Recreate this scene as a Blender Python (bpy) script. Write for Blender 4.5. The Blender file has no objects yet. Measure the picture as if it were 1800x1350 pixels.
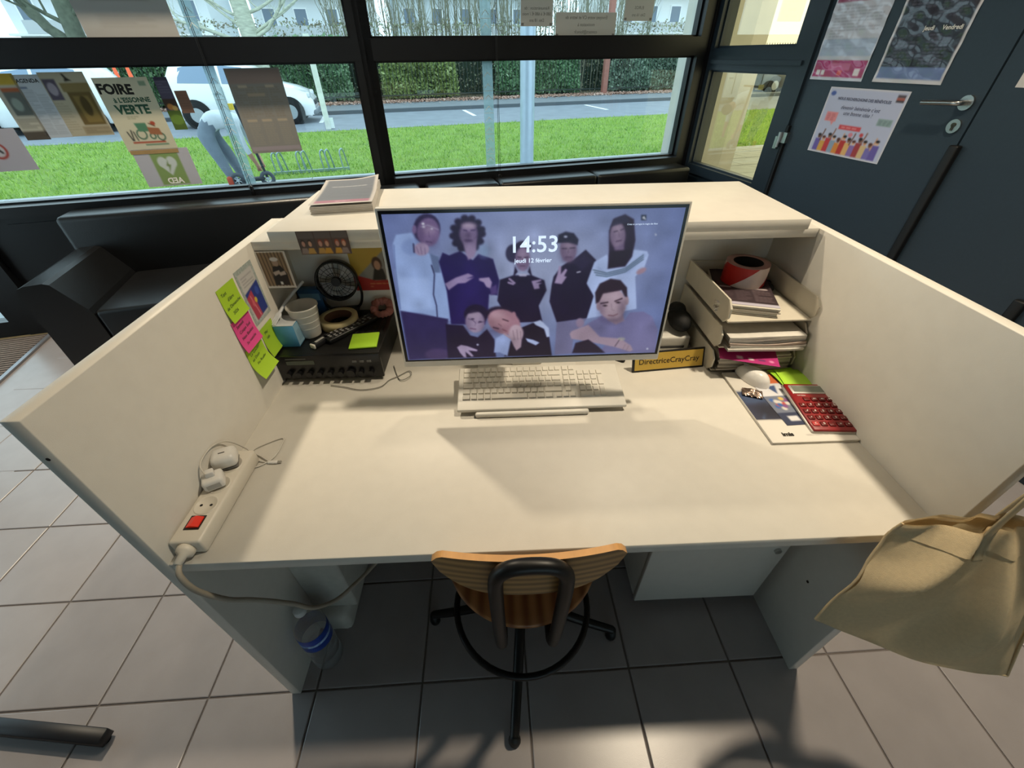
import bpy, bmesh, math, random
import numpy as np
from mathutils import Vector, Matrix
random.seed(7); rng = np.random.default_rng(7)
S = bpy.context.scene
COL = S.collection
# ------------------------------------------------------------------ camera
CAM_POS = Vector((0.6202, -0.4095, 1.4633)); YAW, PITCH, ROLL, FPX = 0.0299, -0.6726, -0.0141, 727.93
_f = Vector((math.sin(YAW)*math.cos(PITCH), math.cos(YAW)*math.cos(PITCH), math.sin(PITCH)))
_r0 = Vector((math.cos(YAW), -math.sin(YAW), 0)); _u0 = _r0.cross(_f)
_r = _r0*math.cos(ROLL) + _u0*math.sin(ROLL); _u = -_r0*math.sin(ROLL) + _u0*math.cos(ROLL)
cd = bpy.data.cameras.new('camera'); cam = bpy.data.objects.new('camera', cd); COL.objects.link(cam)
cd.sensor_fit = 'HORIZONTAL'; cd.sensor_width = 36.0; cd.lens = FPX/1800*36; cd.clip_start = 0.02; cd.clip_end = 300
cam.matrix_world = Matrix(((_r.x, _u.x, -_f.x, CAM_POS.x), (_r.y, _u.y, -_f.y, CAM_POS.y), (_r.z, _u.z, -_f.z, CAM_POS.z), (0, 0, 0, 1)))
S.camera = cam
# ------------------------------------------------------------------ overcast sky, exposure
w = bpy.data.worlds.new('overcast_sky'); S.world = w; w.use_nodes = True
bgn = w.node_tree.nodes['Background']; bgn.inputs[0].default_value = (0.70, 0.88, 1.0, 1); bgn.inputs[1].default_value = 2.3
S.view_settings.view_transform = 'Standard'; S.view_settings.look = 'None'
S.view_settings.exposure = 0.0; S.view_settings.gamma = 1.0; S.view_settings.use_curve_mapping = False
# ceiling down-lights of the lobby: (x, y, watts); their fixtures are built with the ceiling
LAMPS = [(-0.84, 1.95, 57), (0.75, 1.05, 5.5), (1.75, 0.46, 34)]
LAMP_COL = (1.0, 0.85, 0.63)
CEIL = 3.40
# ------------------------------------------------------------------ helpers
def lin(c):
    if isinstance(c, str):
        c = tuple(int(c[i:i+2], 16)/255 for i in (0, 2, 4))
    return tuple((x/12.92 if x <= 0.04045 else ((x+0.055)/1.055)**2.4) for x in c)
MATS = {}
def M(name, col, rough=0.5, metal=0.0, noise=0.06, scale=40.0, bump=0.0, bscale=None, spec=0.5, emit=None, estr=0.0, coat=0.0, trans=0.0, ior=1.45, stretch=None):
    if name in MATS: return MATS[name]
    m = bpy.data.materials.new(name); m.use_nodes = True; nt = m.node_tree; b = nt.nodes['Principled BSDF']
    c = lin(col); b.inputs['Roughness'].default_value = rough; b.inputs['Metallic'].default_value = metal
    b.inputs['Specular IOR Level'].default_value = spec; b.inputs['Coat Weight'].default_value = coat
    b.inputs['Transmission Weight'].default_value = trans; b.inputs['IOR'].default_value = ior
    tc = nt.nodes.new('ShaderNodeTexCoord'); src = tc.outputs['Object']
    if stretch:
        mp = nt.nodes.new('ShaderNodeMapping'); mp.inputs['Scale'].default_value = stretch; nt.links.new(src, mp.inputs[0]); src = mp.outputs[0]
    n = nt.nodes.new('ShaderNodeTexNoise'); n.inputs['Scale'].default_value = scale; n.inputs['Detail'].default_value = 4
    nt.links.new(src, n.inputs['Vector'])
    r = nt.nodes.new('ShaderNodeMapRange'); r.inputs[1].default_value = 0.3; r.inputs[2].default_value = 0.7
    r.inputs[3].default_value = 1-noise; r.inputs[4].default_value = 1+noise; nt.links.new(n.outputs[0], r.inputs[0])
    mx = nt.nodes.new('ShaderNodeVectorMath'); mx.operation = 'SCALE'; mx.inputs[0].default_value = c; nt.links.new(r.outputs[0], mx.inputs['Scale'])
    nt.links.new(mx.outputs[0], b.inputs['Base Color'])
    if bump > 0:
        n2 = nt.nodes.new('ShaderNodeTexNoise'); n2.inputs['Scale'].default_value = bscale or scale*4; n2.inputs['Detail'].default_value = 3
        nt.links.new(src, n2.inputs['Vector'])
        bp = nt.nodes.new('ShaderNodeBump'); bp.inputs['Strength'].default_value = bump; bp.inputs['Distance'].default_value = 0.004
        nt.links.new(n2.outputs[0], bp.inputs['Height']); nt.links.new(bp.outputs[0], b.inputs['Normal'])
    if emit:
        b.inputs['Emission Color'].default_value = lin(emit)+(1,); b.inputs['Emission Strength'].default_value = estr
    MATS[name] = m; return m
def glass_mat(name, tint=(1, 1, 1), ior=1.5, boost=1.0):
    if name in MATS: return MATS[name]
    m = bpy.data.materials.new(name); m.use_nodes = True; nt = m.node_tree; nt.nodes.clear()
    o = nt.nodes.new('ShaderNodeOutputMaterial'); t = nt.nodes.new('ShaderNodeBsdfTransparent'); g = nt.nodes.new('ShaderNodeBsdfGlossy')
    t.inputs[0].default_value = tint+(1,); g.inputs['Roughness'].default_value = 0.0; g.inputs[0].default_value = (1, 1, 1, 1)
    fr = nt.nodes.new('ShaderNodeLayerWeight'); fr.inputs[0].default_value = 0.5      # Schlick curve, the same from both faces of the pane
    pw = nt.nodes.new('ShaderNodeMath'); pw.operation = 'POWER'; pw.inputs[1].default_value = 5.0; nt.links.new(fr.outputs['Facing'], pw.inputs[0])
    ml = nt.nodes.new('ShaderNodeMath'); ml.operation = 'MULTIPLY_ADD'; ml.inputs[1].default_value = 0.9; ml.inputs[2].default_value = 0.04*boost; ml.use_clamp = True
    mx = nt.nodes.new('ShaderNodeMixShader'); nt.links.new(pw.outputs[0], ml.inputs[0]); nt.links.new(ml.outputs[0], mx.inputs[0])
    nt.links.new(t.outputs[0], mx.inputs[1]); nt.links.new(g.outputs[0], mx.inputs[2]); nt.links.new(mx.outputs[0], o.inputs[0])
    MATS[name] = m; return m
def paint_mat(name, rough=0.5, emis=0.0, translucent=0.0, clear=0.0, coat=0.0):
    """flat print: colour read from the sheet's own colour attribute"""
    if name in MATS: return MATS[name]
    m = bpy.data.materials.new(name); m.use_nodes = True; nt = m.node_tree; b = nt.nodes['Principled BSDF']; o = nt.nodes['Material Output']
    a = nt.nodes.new('ShaderNodeAttribute'); a.attribute_name = 'Col'
    b.inputs['Roughness'].default_value = rough; b.inputs['Coat Weight'].default_value = coat; b.inputs['Coat Roughness'].default_value = 0.08
    if emis > 0:
        b.inputs['Base Color'].default_value = (0.01, 0.01, 0.012, 1)
        nt.links.new(a.outputs['Color'], b.inputs['Emission Color']); b.inputs['Emission Strength'].default_value = emis
    else:
        nt.links.new(a.outputs['Color'], b.inputs['Base Color'])
    if translucent > 0:
        t = nt.nodes.new('ShaderNodeBsdfTranslucent'); nt.links.new(a.outputs['Color'], t.inputs[0])
        mx = nt.nodes.new('ShaderNodeMixShader'); mx.inputs[0].default_value = translucent
        nt.links.new(b.outputs[0], mx.inputs[1]); nt.links.new(t.outputs[0], mx.inputs[2]); nt.links.new(mx.outputs[0], o.inputs[0])
    MATS[name] = m; return m
class B:
    """collects shapes for ONE mesh object"""
    def __init__(s): s.v = []; s.f = []; s.sm = []
    def add(s, vs, fs, smooth=False, T=None):
        k = len(s.v)
        s.v += [tuple(T @ Vector(p)) if T is not None else tuple(p) for p in vs]
        s.f += [tuple(i+k for i in q) for q in fs]; s.sm += [smooth]*len(fs); return s
    def box(s, x0, x1, y0, y1, z0, z1, T=None):
        return s.add([(x0,y0,z0),(x1,y0,z0),(x1,y1,z0),(x0,y1,z0),(x0,y0,z1),(x1,y0,z1),(x1,y1,z1),(x0,y1,z1)],
                     [(0,3,2,1),(4,5,6,7),(0,1,5,4),(1,2,6,5),(2,3,7,6),(3,0,4,7)], False, T)
    def rbox(s, x0, x1, y0, y1, z0, z1, r=0.004, seg=2, T=None):
        bm = bmesh.new(); bmesh.ops.create_cube(bm, size=1)
        for q in bm.verts: q.co = Vector(((x0+x1)/2+q.co.x*(x1-x0), (y0+y1)/2+q.co.y*(y1-y0), (z0+z1)/2+q.co.z*(z1-z0)))
        bmesh.ops.bevel(bm, geom=bm.edges[:], offset=r, segments=seg, affect='EDGES', profile=0.5)
        bm.verts.index_update()
        s.add([q.co.copy() for q in bm.verts], [tuple(l.vert.index for l in f.loops) for f in bm.faces], True, T); bm.free(); return s
    def cyl(s, p0, p1, r0, r1=None, n=16, caps=True, smooth=True, T=None):
        r1 = r0 if r1 is None else r1; p0, p1 = Vector(p0), Vector(p1); d = (p1-p0).normalized()
        a = d.orthogonal().normalized(); b = d.cross(a); vs = []
        for p, r in ((p0, r0), (p1, r1)):
            for i in range(n):
                t = 2*math.pi*i/n; vs.append(p+a*(r*math.cos(t))+b*(r*math.sin(t)))
        s.add(vs, [(i, (i+1) % n, n+(i+1) % n, n+i) for i in range(n)], smooth, T)
        if caps: s.add(vs, [tuple(range(n-1, -1, -1)), tuple(range(n, 2*n))], False, T)
        return s
    def tube(s, pts, r, n=8, closed=False, T=None):
        pts = [Vector(p) for p in pts]; N = len(pts); vs = []; a = None
        rr = r if isinstance(r, (list, tuple)) else [r]*N
        for i, p in enumerate(pts):
            q0 = pts[(i-1) % N] if closed or i > 0 else p; q1 = pts[(i+1) % N] if closed or i < N-1 else p
            d = (q1-q0).normalized()
            if a is None: a = d.orthogonal().normalized()
            a = (a-d*a.dot(d)).normalized(); b = d.cross(a)
            for k in range(n):
                t = 2*math.pi*k/n; vs.append(p+a*(rr[i]*math.cos(t))+b*(rr[i]*math.sin(t)))
        fs = [(i*n+k, i*n+(k+1) % n, ((i+1) % N)*n+(k+1) % n, ((i+1) % N)*n+k) for i in range(N if closed else N-1) for k in range(n)]
        s.add(vs, fs, True, T)
        if not closed: s.add(vs, [tuple(range(n-1, -1, -1)), tuple(range((N-1)*n, N*n))], False, T)
        return s
    def lathe(s, prof, n=24, T=None, smooth=True):
        vs = [(r*math.cos(2*math.pi*k/n), r*math.sin(2*math.pi*k/n), z) for r, z in prof for k in range(n)]
        return s.add(vs, [(i*n+k, i*n+(k+1) % n, (i+1)*n+(k+1) % n, (i+1)*n+k) for i in range(len(prof)-1) for k in range(n)], smooth, T)
    def prism(s, poly, z0, z1, T=None, smooth=False):
        n = len(poly); vs = [(x, y, z0) for x, y in poly]+[(x, y, z1) for x, y in poly]
        s.add(vs, [tuple(range(n-1, -1, -1)), tuple(range(n, 2*n))], False, T)
        return s.add(vs, [(i, (i+1) % n, n+(i+1) % n, n+i) for i in range(n)], smooth, T)
    def ball(s, c, r, n=16, m=10, T=None):
        r = r if isinstance(r, (tuple, list)) else (r, r, r); vs = []
        for j in range(m+1):
            p = math.pi*j/m
            for i in range(n):
                t = 2*math.pi*i/n; vs.append((c[0]+r[0]*math.sin(p)*math.cos(t), c[1]+r[1]*math.sin(p)*math.sin(t), c[2]+r[2]*math.cos(p)))
        return s.add(vs, [(j*n+i, (j+1)*n+i, (j+1)*n+(i+1) % n, j*n+(i+1) % n) for j in range(m) for i in range(n)], True, T)
    def grid(s, fn, nu, nv, smooth=True, T=None):
        vs = [fn(i/nu, j/nv) for j in range(nv+1) for i in range(nu+1)]; k = nu+1
        return s.add(vs, [(j*k+i, j*k+i+1, (j+1)*k+i+1, (j+1)*k+i) for j in range(nv) for i in range(nu)], smooth, T)
    def build(s, name, mat, parent=None, loc=None, rot=None, T=None):
        me = bpy.data.meshes.new(name); me.from_pydata(s.v, [], s.f); me.validate(clean_customdata=False)
        if len(me.polygons) == len(s.sm): me.polygons.foreach_set('use_smooth', s.sm)
        me.update(); return put(name, me, mat, parent, loc, rot, T)
def put(name, me, mat, parent=None, loc=None, rot=None, T=None):
    o = bpy.data.objects.new(name, me); COL.objects.link(o)
    if mat is not None and len(me.materials) == 0: me.materials.append(mat)
    if parent is not None: o.parent = parent
    if T is not None: o.matrix_local = T
    if loc is not None: o.location = loc
    if rot is not None: o.rotation_euler = rot
    return o
def tag(o, label, cat, group=None):
    o['label'] = label; o['category'] = cat
    if group: o['group'] = group
    return o
def thing(name, label, cat, loc=(0, 0, 0), rz=0.0, group=None, T=None):
    o = bpy.data.objects.new(name, None); COL.objects.link(o); o.empty_display_size = 0.05
    if T is not None: o.matrix_world = T
    else: o.location = loc; o.rotation_euler = (0, 0, rz)
    return tag(o, label, cat, group)
def struct(o): o['kind'] = 'structure'; return o
def stuff(o): o['kind'] = 'stuff'; return o
def rep(name, o, parent, loc=None, rot=None, scale=None):
    c = bpy.data.objects.new(name, o.data); COL.objects.link(c); c.parent = parent
    if loc is not None: c.location = loc
    if rot is not None: c.rotation_euler = rot
    if scale is not None: c.scale = scale
    return c
def copy_tree(o, parent=None):
    c = o.copy(); COL.objects.link(c); c.parent = parent
    for ch in o.children: copy_tree(ch, c)
    return c
def spl(pts, n=8, closed=False):
    pts = [Vector(p) for p in pts]; N = len(pts); out = []
    for i in range(N if closed else N-1):
        if closed: p0, p1, p2, p3 = pts[i-1], pts[i], pts[(i+1) % N], pts[(i+2) % N]
        else: p0, p1, p2, p3 = pts[max(i-1, 0)], pts[i], pts[i+1], pts[min(i+2, N-1)]
        for k in range(n):
            t = k/n; out.append(0.5*((2*p1)+(p2-p0)*t+(2*p0-5*p1+4*p2-p3)*t*t+(3*p1-p0-3*p2+p3)*t**3))
    if not closed: out.append(pts[-1])
    return out
def text(s, size, mat, parent, T, align='CENTER', name='lettering', sx=1.0, bold=0.0, shear=0.0):
    c = bpy.data.curves.new(name, 'FONT'); c.body = s; c.size = size; c.align_x = align; c.align_y = 'CENTER'; c.offset = bold*size*0.02; c.shear = shear; c.resolution_u = 3
    t = bpy.data.objects.new(name, c); COL.objects.link(t); dg = bpy.context.evaluated_depsgraph_get()
    me = bpy.data.meshes.new_from_object(t.evaluated_get(dg)); bpy.data.objects.remove(t); bpy.data.curves.remove(c)
    me.materials.clear(); me.materials.append(mat)
    for q in me.vertices: q.co.x *= sx
    o = bpy.data.objects.new(name, me); COL.objects.link(o); o.parent = parent; o.matrix_local = T; return o
def Tr(x, y, z): return Matrix.Translation((x, y, z))
def Rz(a): return Matrix.Rotation(a, 4, 'Z')
def Rx(a): return Matrix.Rotation(a, 4, 'X')
def Ry(a): return Matrix.Rotation(a, 4, 'Y')
def frame(o, x, y, z): # matrix from origin and axes
    return Matrix(((x[0], y[0], z[0], o[0]), (x[1], y[1], z[1], o[1]), (x[2], y[2], z[2], o[2]), (0, 0, 0, 1)))
class Canvas:
    """a small painter for flat prints; colours end up as a colour attribute on a grid of the sheet"""
    def __init__(s, w, h, col, W, H, H4=None):
        s.w, s.h, s.W, s.H = w, h, W, H       # w,h metres; W,H cells
        s.a = np.ones((H, W, 3))*np.array(s.c(col)); s.X, s.Y = np.meshgrid((np.arange(W)+.5)/W, (np.arange(H)+.5)/H); s.H4 = H4
    def c(s, col):
        return [int(col[i:i+2], 16)/255 for i in (0, 2, 4)] if isinstance(col, str) else [q/255 for q in col]
    def pt(s, p):
        if s.H4 is None: return p
        q = s.H4 @ np.array([p[0], p[1], 1.0]); return (q[0]/q[2], q[1]/q[2])
    def mixin(s, al, col):
        s.a = s.a*(1-al[..., None])+np.array(s.c(col))*al[..., None]; return s
    def poly(s, pts, col, soft=0.6, alpha=1.0):
        P = [s.pt(p) for p in pts]; ins = np.zeros(s.X.shape, bool); d2 = np.full(s.X.shape, 1e9)
        X = s.X*s.W; Y = s.Y*s.H
        for (x0, y0), (x1, y1) in zip(P, P[1:]+P[:1]):
            x0, x1, y0, y1 = x0*s.W, x1*s.W, y0*s.H, y1*s.H
            c = ((y0 > Y) != (y1 > Y)); dy = (y1-y0) or 1e-9
            ins ^= c & (X < (x1-x0)*(Y-y0)/dy+x0)
            L = max((x1-x0)**2+(y1-y0)**2, 1e-9); t = np.clip(((X-x0)*(x1-x0)+(Y-y0)*(y1-y0))/L, 0, 1)
            d2 = np.minimum(d2, (X-x0-t*(x1-x0))**2+(Y-y0-t*(y1-y0))**2)
        d = np.sqrt(d2)*np.where(ins, 1, -1); return s.mixin(np.clip(d/(2*soft)+.5, 0, 1)*alpha, col)
    def blob(s, c, rx, ry, col, soft=0.6, alpha=1.0, ang=0):
        pts = []
        for i in range(20):
            t = 2*math.pi*i/20; x, y = rx*math.cos(t), ry*math.sin(t)
            pts.append((c[0]+x*math.cos(ang)-y*math.sin(ang), c[1]+x*math.sin(ang)+y*math.cos(ang)))
        return s.poly(pts, col, soft, alpha)
    def line(s, pts, wd, col, alpha=1.0, soft=0.5):
        P = [s.pt(p) for p in pts]; d2 = np.full(s.X.shape, 1e9); X = s.X*s.W; Y = s.Y*s.H
        for (x0, y0), (x1, y1) in zip(P[:-1], P[1:]):
            x0, x1, y0, y1 = x0*s.W, x1*s.W, y0*s.H, y1*s.H
            L = max((x1-x0)**2+(y1-y0)**2, 1e-9); t = np.clip(((X-x0)*(x1-x0)+(Y-y0)*(y1-y0))/L, 0, 1)
            d2 = np.minimum(d2, (X-x0-t*(x1-x0))**2+(Y-y0-t*(y1-y0))**2)
        return s.mixin(np.clip((wd/2-np.sqrt(d2))/(2*soft)+.5, 0, 1)*alpha, col)
    def rect(s, x0, y0, x1, y1, col, alpha=1.0): return s.poly([(x0, y0), (x1, y0), (x1, y1), (x0, y1)], col, 0.4, alpha)
    def lines_of_text(s, x0, x1, y0, y1, n, col, wd=0.8, alpha=0.8, ragged=0.25):
        for i in range(n):
            y = y0+(y1-y0)*(i+.5)/n; x = x0
            while x < x1-0.01:
                e = min(x+random.uniform(.04, .14)*(x1-x0+.2), x1); s.line([(x, y), (e, y)], wd, col, alpha); x = e+.025
                if random.random() < ragged*0.25: break
        return s
    def noise(s, amt):
        s.a = np.clip(s.a+rng.normal(0, amt, s.a.shape[:2]+(1,)), 0, 1); return s
    def sheet(s, name, mat, T=None, parent=None, curl=None, thick=0.0004, back='c8c6c2'):
        W, H = s.W, s.H; a = np.clip(s.a, 0, 1); l = np.where(a <= .04045, a/12.92, ((a+.055)/1.055)**2.4)
        xs = (np.arange(W+1)/W-.5)*s.w; ys = (.5-np.arange(H+1)/H)*s.h
        X, Y = np.meshgrid(xs, ys); Z = np.zeros_like(X) if curl is None else curl(X, Y)
        V = np.stack([X, Y, Z], -1).reshape(-1, 3)
        # colour per face corner -> per vertex by averaging is enough
        pad = np.pad(l, ((1, 1), (1, 1), (0, 0)), mode='edge'); vc = (pad[:-1, :-1]+pad[1:, :-1]+pad[:-1, 1:]+pad[1:, 1:])/4
        k = W+1; i, j = np.meshgrid(np.arange(W), np.arange(H)); q = (j*k+i).ravel()
        F = np.stack([q, q+k, q+k+1, q+1], -1)
        # back side: coarse copy of the rim, so the sheet is closed
        Vb = V.copy(); Vb[:, 2] -= thick
        st = max(1, W//8) if curl is None else 1; sj = max(1, H//8) if curl is None else 1; bi = list(range(0, W, st))+[W]; bj = list(range(0, H, sj))+[H]
        nb = len(V); bv = [(Vb[y*k+x]) for y in bj for x in bi]; nbi = len(bi)
        Fb = [(nb+y*nbi+x, nb+y*nbi+x+1, nb+(y+1)*nbi+x+1, nb+(y+1)*nbi+x) for y in range(len(bj)-1) for x in range(nbi-1)]
        me = bpy.data.meshes.new(name); me.from_pydata([tuple(p) for p in V]+[tuple(p) for p in bv], [], [tuple(f) for f in F.tolist()]+Fb)
        ca = me.color_attributes.new('Col', 'FLOAT_COLOR', 'POINT'); n = len(me.vertices)
        cc = np.ones((n, 4)); cc[:len(V), :3] = vc.reshape(-1, 3); cc[len(V):, :3] = lin(back); ca.data.foreach_set('color', cc.ravel())
        me.polygons.foreach_set('use_smooth', [True]*len(me.polygons)); me.update()
        return put(name, me, mat, parent, T=T)
def homog(src):
    dst = [(0, 0), (1, 0), (1, 1), (0, 1)]; A = []
    for (x, y), (u, v) in zip(src, dst):
        A.append([x, y, 1, 0, 0, 0, -u*x, -u*y, -u]); A.append([0, 0, 0, x, y, 1, -v*x, -v*y, -v])
    return np.linalg.svd(np.array(A, float))[2][-1].reshape(3, 3)
def in_view(p, m=60):
    d = Vector(p)-CAM_POS; z = d.dot(_f)
    if z < 0.05: return None
    u, v = 900+FPX*d.dot(_r)/z, 675-FPX*d.dot(_u)/z
    return (u, v) if -m < u < 1800+m and -m < v < 1350+m else None
# room frame: origin at the corner of window wall (y=0) and door wall (x=0); +y looks outside, the lobby is x<0, y<0
ANG = math.atan(0.25); CORNER = Vector((2.199, 3.360, 0))
ROOM = Matrix.Translation(CORNER) @ Rz(ANG)
def RL(x, y, z=0.0): return ROOM @ Vector((x, y, z))
# ------------------------------------------------------------------ the setting: floor
FR = M('window_frame_paint', '0d0f13', 0.35, noise=0.04, scale=20)
FR2 = M('door_frame_paint', '1f2a33', 0.38, noise=0.04, scale=20)
DOORM = M('door_paint', '2b3843', 0.40, noise=0.05, scale=120, bump=0.06, bscale=900)
WALLM = M('wall_plaster', 'a8a8a6', 0.8, noise=0.04, scale=6, bump=0.08, bscale=300)
TILE = M('floor_tile_glaze', '9a9494', 0.27, noise=0.05, scale=9, bump=0.05, bscale=500)
GROUT = M('grout', '6f6865', 0.9, noise=0.1, scale=60)
fl = B().box(-6.3, 0.0, -5.6, 0.0, -0.06, -0.004).build('floor', GROUT, T=ROOM.copy()); struct(fl)
PHI, TS, TOX, TOY = 0.0188, 0.3113, -0.8919, -0.0113
def tile_mesh():
    g = 0.0028; h = TS/2-g; k = h-0.0022; b = B()
    b.add([(-h,-h,-.004),(h,-h,-.004),(h,h,-.004),(-h,h,-.004),(-h,-h,-.0014),(h,-h,-.0014),(h,h,-.0014),(-h,h,-.0014),(-k,-k,0),(k,-k,0),(k,k,0),(-k,k,0)],
          [(8,9,10,11)]+[(i,(i+1)%4,4+(i+1)%4,4+i) for i in range(4)]+[(4+i,4+(i+1)%4,8+(i+1)%4,8+i) for i in range(4)])
    return b
cells = []
RINV = ROOM.inverted()
for c in range(-16, 14):
    for r in range(-6, 13):
        x, y = (c+.5)*TS, (r+.5)*TS
        p = Vector((TOX+x*math.cos(PHI)-y*math.sin(PHI), TOY+x*math.sin(PHI)+y*math.cos(PHI), 0)); L = RINV @ p
        if L.x > -0.16 or L.y > -0.16 or (L.x < -4.65 and L.y > -0.85): continue
        if in_view(p, 260) is None: continue
        cells.append(((p-CAM_POS).length, p))
cells.sort(key=lambda q: q[0])
first = None; trest = B(); tm = tile_mesh()
for i, (d, p) in enumerate(cells):
    if i < 300:
        T = RINV @ Matrix.Translation(p) @ Rz(PHI)
        if first is None: first = tm.build('tile', TILE, fl, T=T)
        else:
            o = bpy.data.objects.new('tile', first.data); COL.objects.link(o); o.parent = fl; o.matrix_local = T
    else: trest.add(tm.v, tm.f, False, RINV @ Matrix.Translation(p) @ Rz(PHI))
B().box(-.42, -.02, -5.5, -.02, -.0045, -.0018).box(-6.2, -.42, -.42, -.02, -.0045, -.0018).box(-6.2, -4.3, -2.2, -.42, -.0045, -.0018).build('tile_border', TILE, fl)
if trest.v: stuff(trest.build('tile_field', TILE, fl))
# ceiling, walls
struct(B().box(-6.3, 0.1, -5.6, 0.1, CEIL, CEIL+.1).build('ceiling', M('ceiling_grey', '8d8f90', .85), T=ROOM.copy()))
b = B().box(-6.4, -6.3, -5.6, -2.6, 0, CEIL); b.box(-6.4, -6.3, -2.6, 0, 2.5, CEIL); b.box(-6.4, -6.3, -2.6, 0, 0, .1); struct(b.build('wall_left', M('wall_dim', '9a9a98', .8), T=ROOM.copy()))
b = B().box(-6.4, 0.1, -5.7, -5.6, 0, .4); b.box(-6.4, .1, -5.7, -5.6, 1.05, CEIL); b.box(-6.4, -3.6, -5.7, -5.6, .4, 1.05); b.box(-1.2, .1, -5.7, -5.6, .4, 1.05); struct(b.build('wall_front', M('wall_grey', 'a8adb2', .8), T=ROOM.copy()))
# window wall below the sill: framed dark panels
wb = B().box(-4.85, -0.0, 0.0, 0.10, 0, 0.75); wb.box(-6.3, 0.0, 0, 0.1, 2.5, CEIL)
wb = struct(wb.build('wall_back', FR, T=ROOM.copy()))
for x0, x1 in ((-4.64, -3.55), (-3.45, -2.45), (-2.35, -1.2), (-1.1, -0.12)):
    b = B()
    b.box(x0, x1, -.006, .0, .09, .70); b.build('panel', FR, wb)
GL = glass_mat('window_glass', (0.93, 0.98, 0.97), 1.5, 0.4)
def window(name, x0, x1, depth=(-.05, .07)):
    b = B(); y0, y1 = depth
    b.box(x0-.07, x0, y0, y1, .70, 2.5); b.box(x1, x1+.07, y0, y1, .70, 2.5)
    b.box(x0, x1, y0-.03, y1, .75, .806); b.box(x0, x1, y0, y1, 1.44, 1.545); b.box(x0, x1, y0, y1, 2.44, 2.5)
    for z0, z1 in ((.806, 1.44), (1.545, 2.44)):      # glazing beads
        b.box(x0, x0+.012, .0, .05, z0, z1); b.box(x1-.012, x1, .0, .05, z0, z1); b.box(x0, x1, .0, .05, z0, z0+.01); b.box(x0, x1, .0, .05, z1-.01, z1)
    w_ = struct(b.build(name, FR, T=ROOM.copy()))
    for z0, z1 in ((.806, 1.44), (1.545, 2.44)):
        B().box(x0, x1, .022, .028, z0, z1).build('pane', GL, w_)
    return w_
win1 = window('window_1', -4.72, -2.47)
win2 = window('window_2', -2.36, -0.14)
B().box(-2.40, -2.36, -.05, .07, .7, 2.5).build('mullion', FR, win2)
B().box(-.07, 0.03, -.06, .09, 0, 2.5).build('corner_post', FR, win2)
b = B()  # unseen left-wall glazing, added to bring cool daylight onto the floor
for y in (-2.6, -1.35, -.07): b.box(-6.39, -6.31, y, y+.06, .1, 2.5)
b.box(-6.39, -6.31, -2.6, 0, .1, .16); b.box(-6.39, -6.31, -2.6, 0, 2.44, 2.5); added_left_win = struct(b.build('added_left_glazing', FR, T=ROOM.copy()))
for y in (-2.54, -1.29): B().box(-6.353, -6.347, y, y+1.2, .16, 2.44).build('pane', GL, added_left_win)
# unseen window added behind the viewer as cool fill for the desk fronts
b = B()
for x in (-3.6, -2.43, -1.26): b.box(x, x+.06, -5.69, -5.61, .4, 1.05)
b.box(-3.6, -1.2, -5.69, -5.61, .4, .46); b.box(-3.6, -1.2, -5.69, -5.61, .99, 1.05); added_rear_win = struct(b.build('added_rear_window', FR, T=ROOM.copy()))
for x in (-3.54, -2.37): B().box(x, x+1.11, -5.653, -5.647, .46, .99).build('pane', GL, added_rear_win)
# glazed entrance door at the far left
dr3 = B(); dr3.box(-4.92, -4.79, -.05, .07, 0, 2.5); dr3.box(-6.3, -6.15, -.05, .07, 0, 2.5); dr3.box(-6.15, -4.92, -.03, .05, 0, .112); dr3.box(-6.15, -4.92, -.03, .05, 2.38, 2.5); dr3.box(-4.99, -4.92, -.03, .05, .112, 2.38)
dr3 = struct(dr3.build('door_3', FR, T=ROOM.copy())); B().box(-6.15, -4.99, .006, .014, .112, 2.38).build('pane', GL, dr3)
# door wall: side light with two panes, two door leaves
GLW = glass_mat('side_window_glass', (0.98, 0.85, 0.60), 1.5, 2.6)
b = B()
b.box(-.05, .07, -.10, .0, 0, 2.5); b.box(-.05, .07, -.90, -.81, 0, 2.5)
b.box(-.05, .07, -.81, -.10, .70, .762); b.box(-.05, .07, -.81, -.10, 1.36, 1.48); b.box(-.05, .07, -.81, -.10, 2.4, 2.5); b.box(-.03, .05, -.81, -.10, 0, .70)
b.box(-.062, -.05, -.90, -.10, 1.395, 1.418)
for z0, z1 in ((.762, 1.36), (1.48, 2.4)):
    b.box(-.02, .03, -.112, -.10, z0, z1); b.box(-.02, .03, -.81, -.798, z0, z1); b.box(-.02, .03, -.81, -.1, z0, z0+.012); b.box(-.02, .03, -.81, -.1, z1-.012, z1)
win3 = struct(b.build('window_3', FR2, T=ROOM.copy()))
for z0, z1 in ((.762, 1.36), (1.48, 2.4)): B().box(.004, .010, -.81, -.10, z0, z1).build('pane', GLW, win3)
STEEL = M('brushed_steel', 'b9b9b6', 0.28, 1.0, noise=0.05, scale=200)
BLK = M('black_rubber', '0b0c0e', 0.55)
d1 = struct(B().box(-.03, .02, -1.848, -.945, 0.008, 2.10).build('door_1', DOORM, T=ROOM.copy()))
d2 = struct(B().box(-.03, .02, -2.765, -1.856, 0.008, 2.10).build('door_2', DOORM, T=ROOM.copy()))
t = B().box(-.05, .07, -.945, -.90, 0, 2.15); t.box(-.05, .07, -2.85, -2.77, 0, 2.15); t.box(-.05, .07, -2.85, -.90, 2.105, 2.16); struct(t.build('trim_1', FR2, T=ROOM.copy()))
wr = B().box(0, .1, -5.6, -2.85, 0, CEIL); wr.box(0, .1, -2.85, -.9, 2.16, CEIL); wr.box(0, .1, -.9, 0.1, 2.5, CEIL); struct(wr.build('wall_right', WALLM, T=ROOM.copy()))
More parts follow.
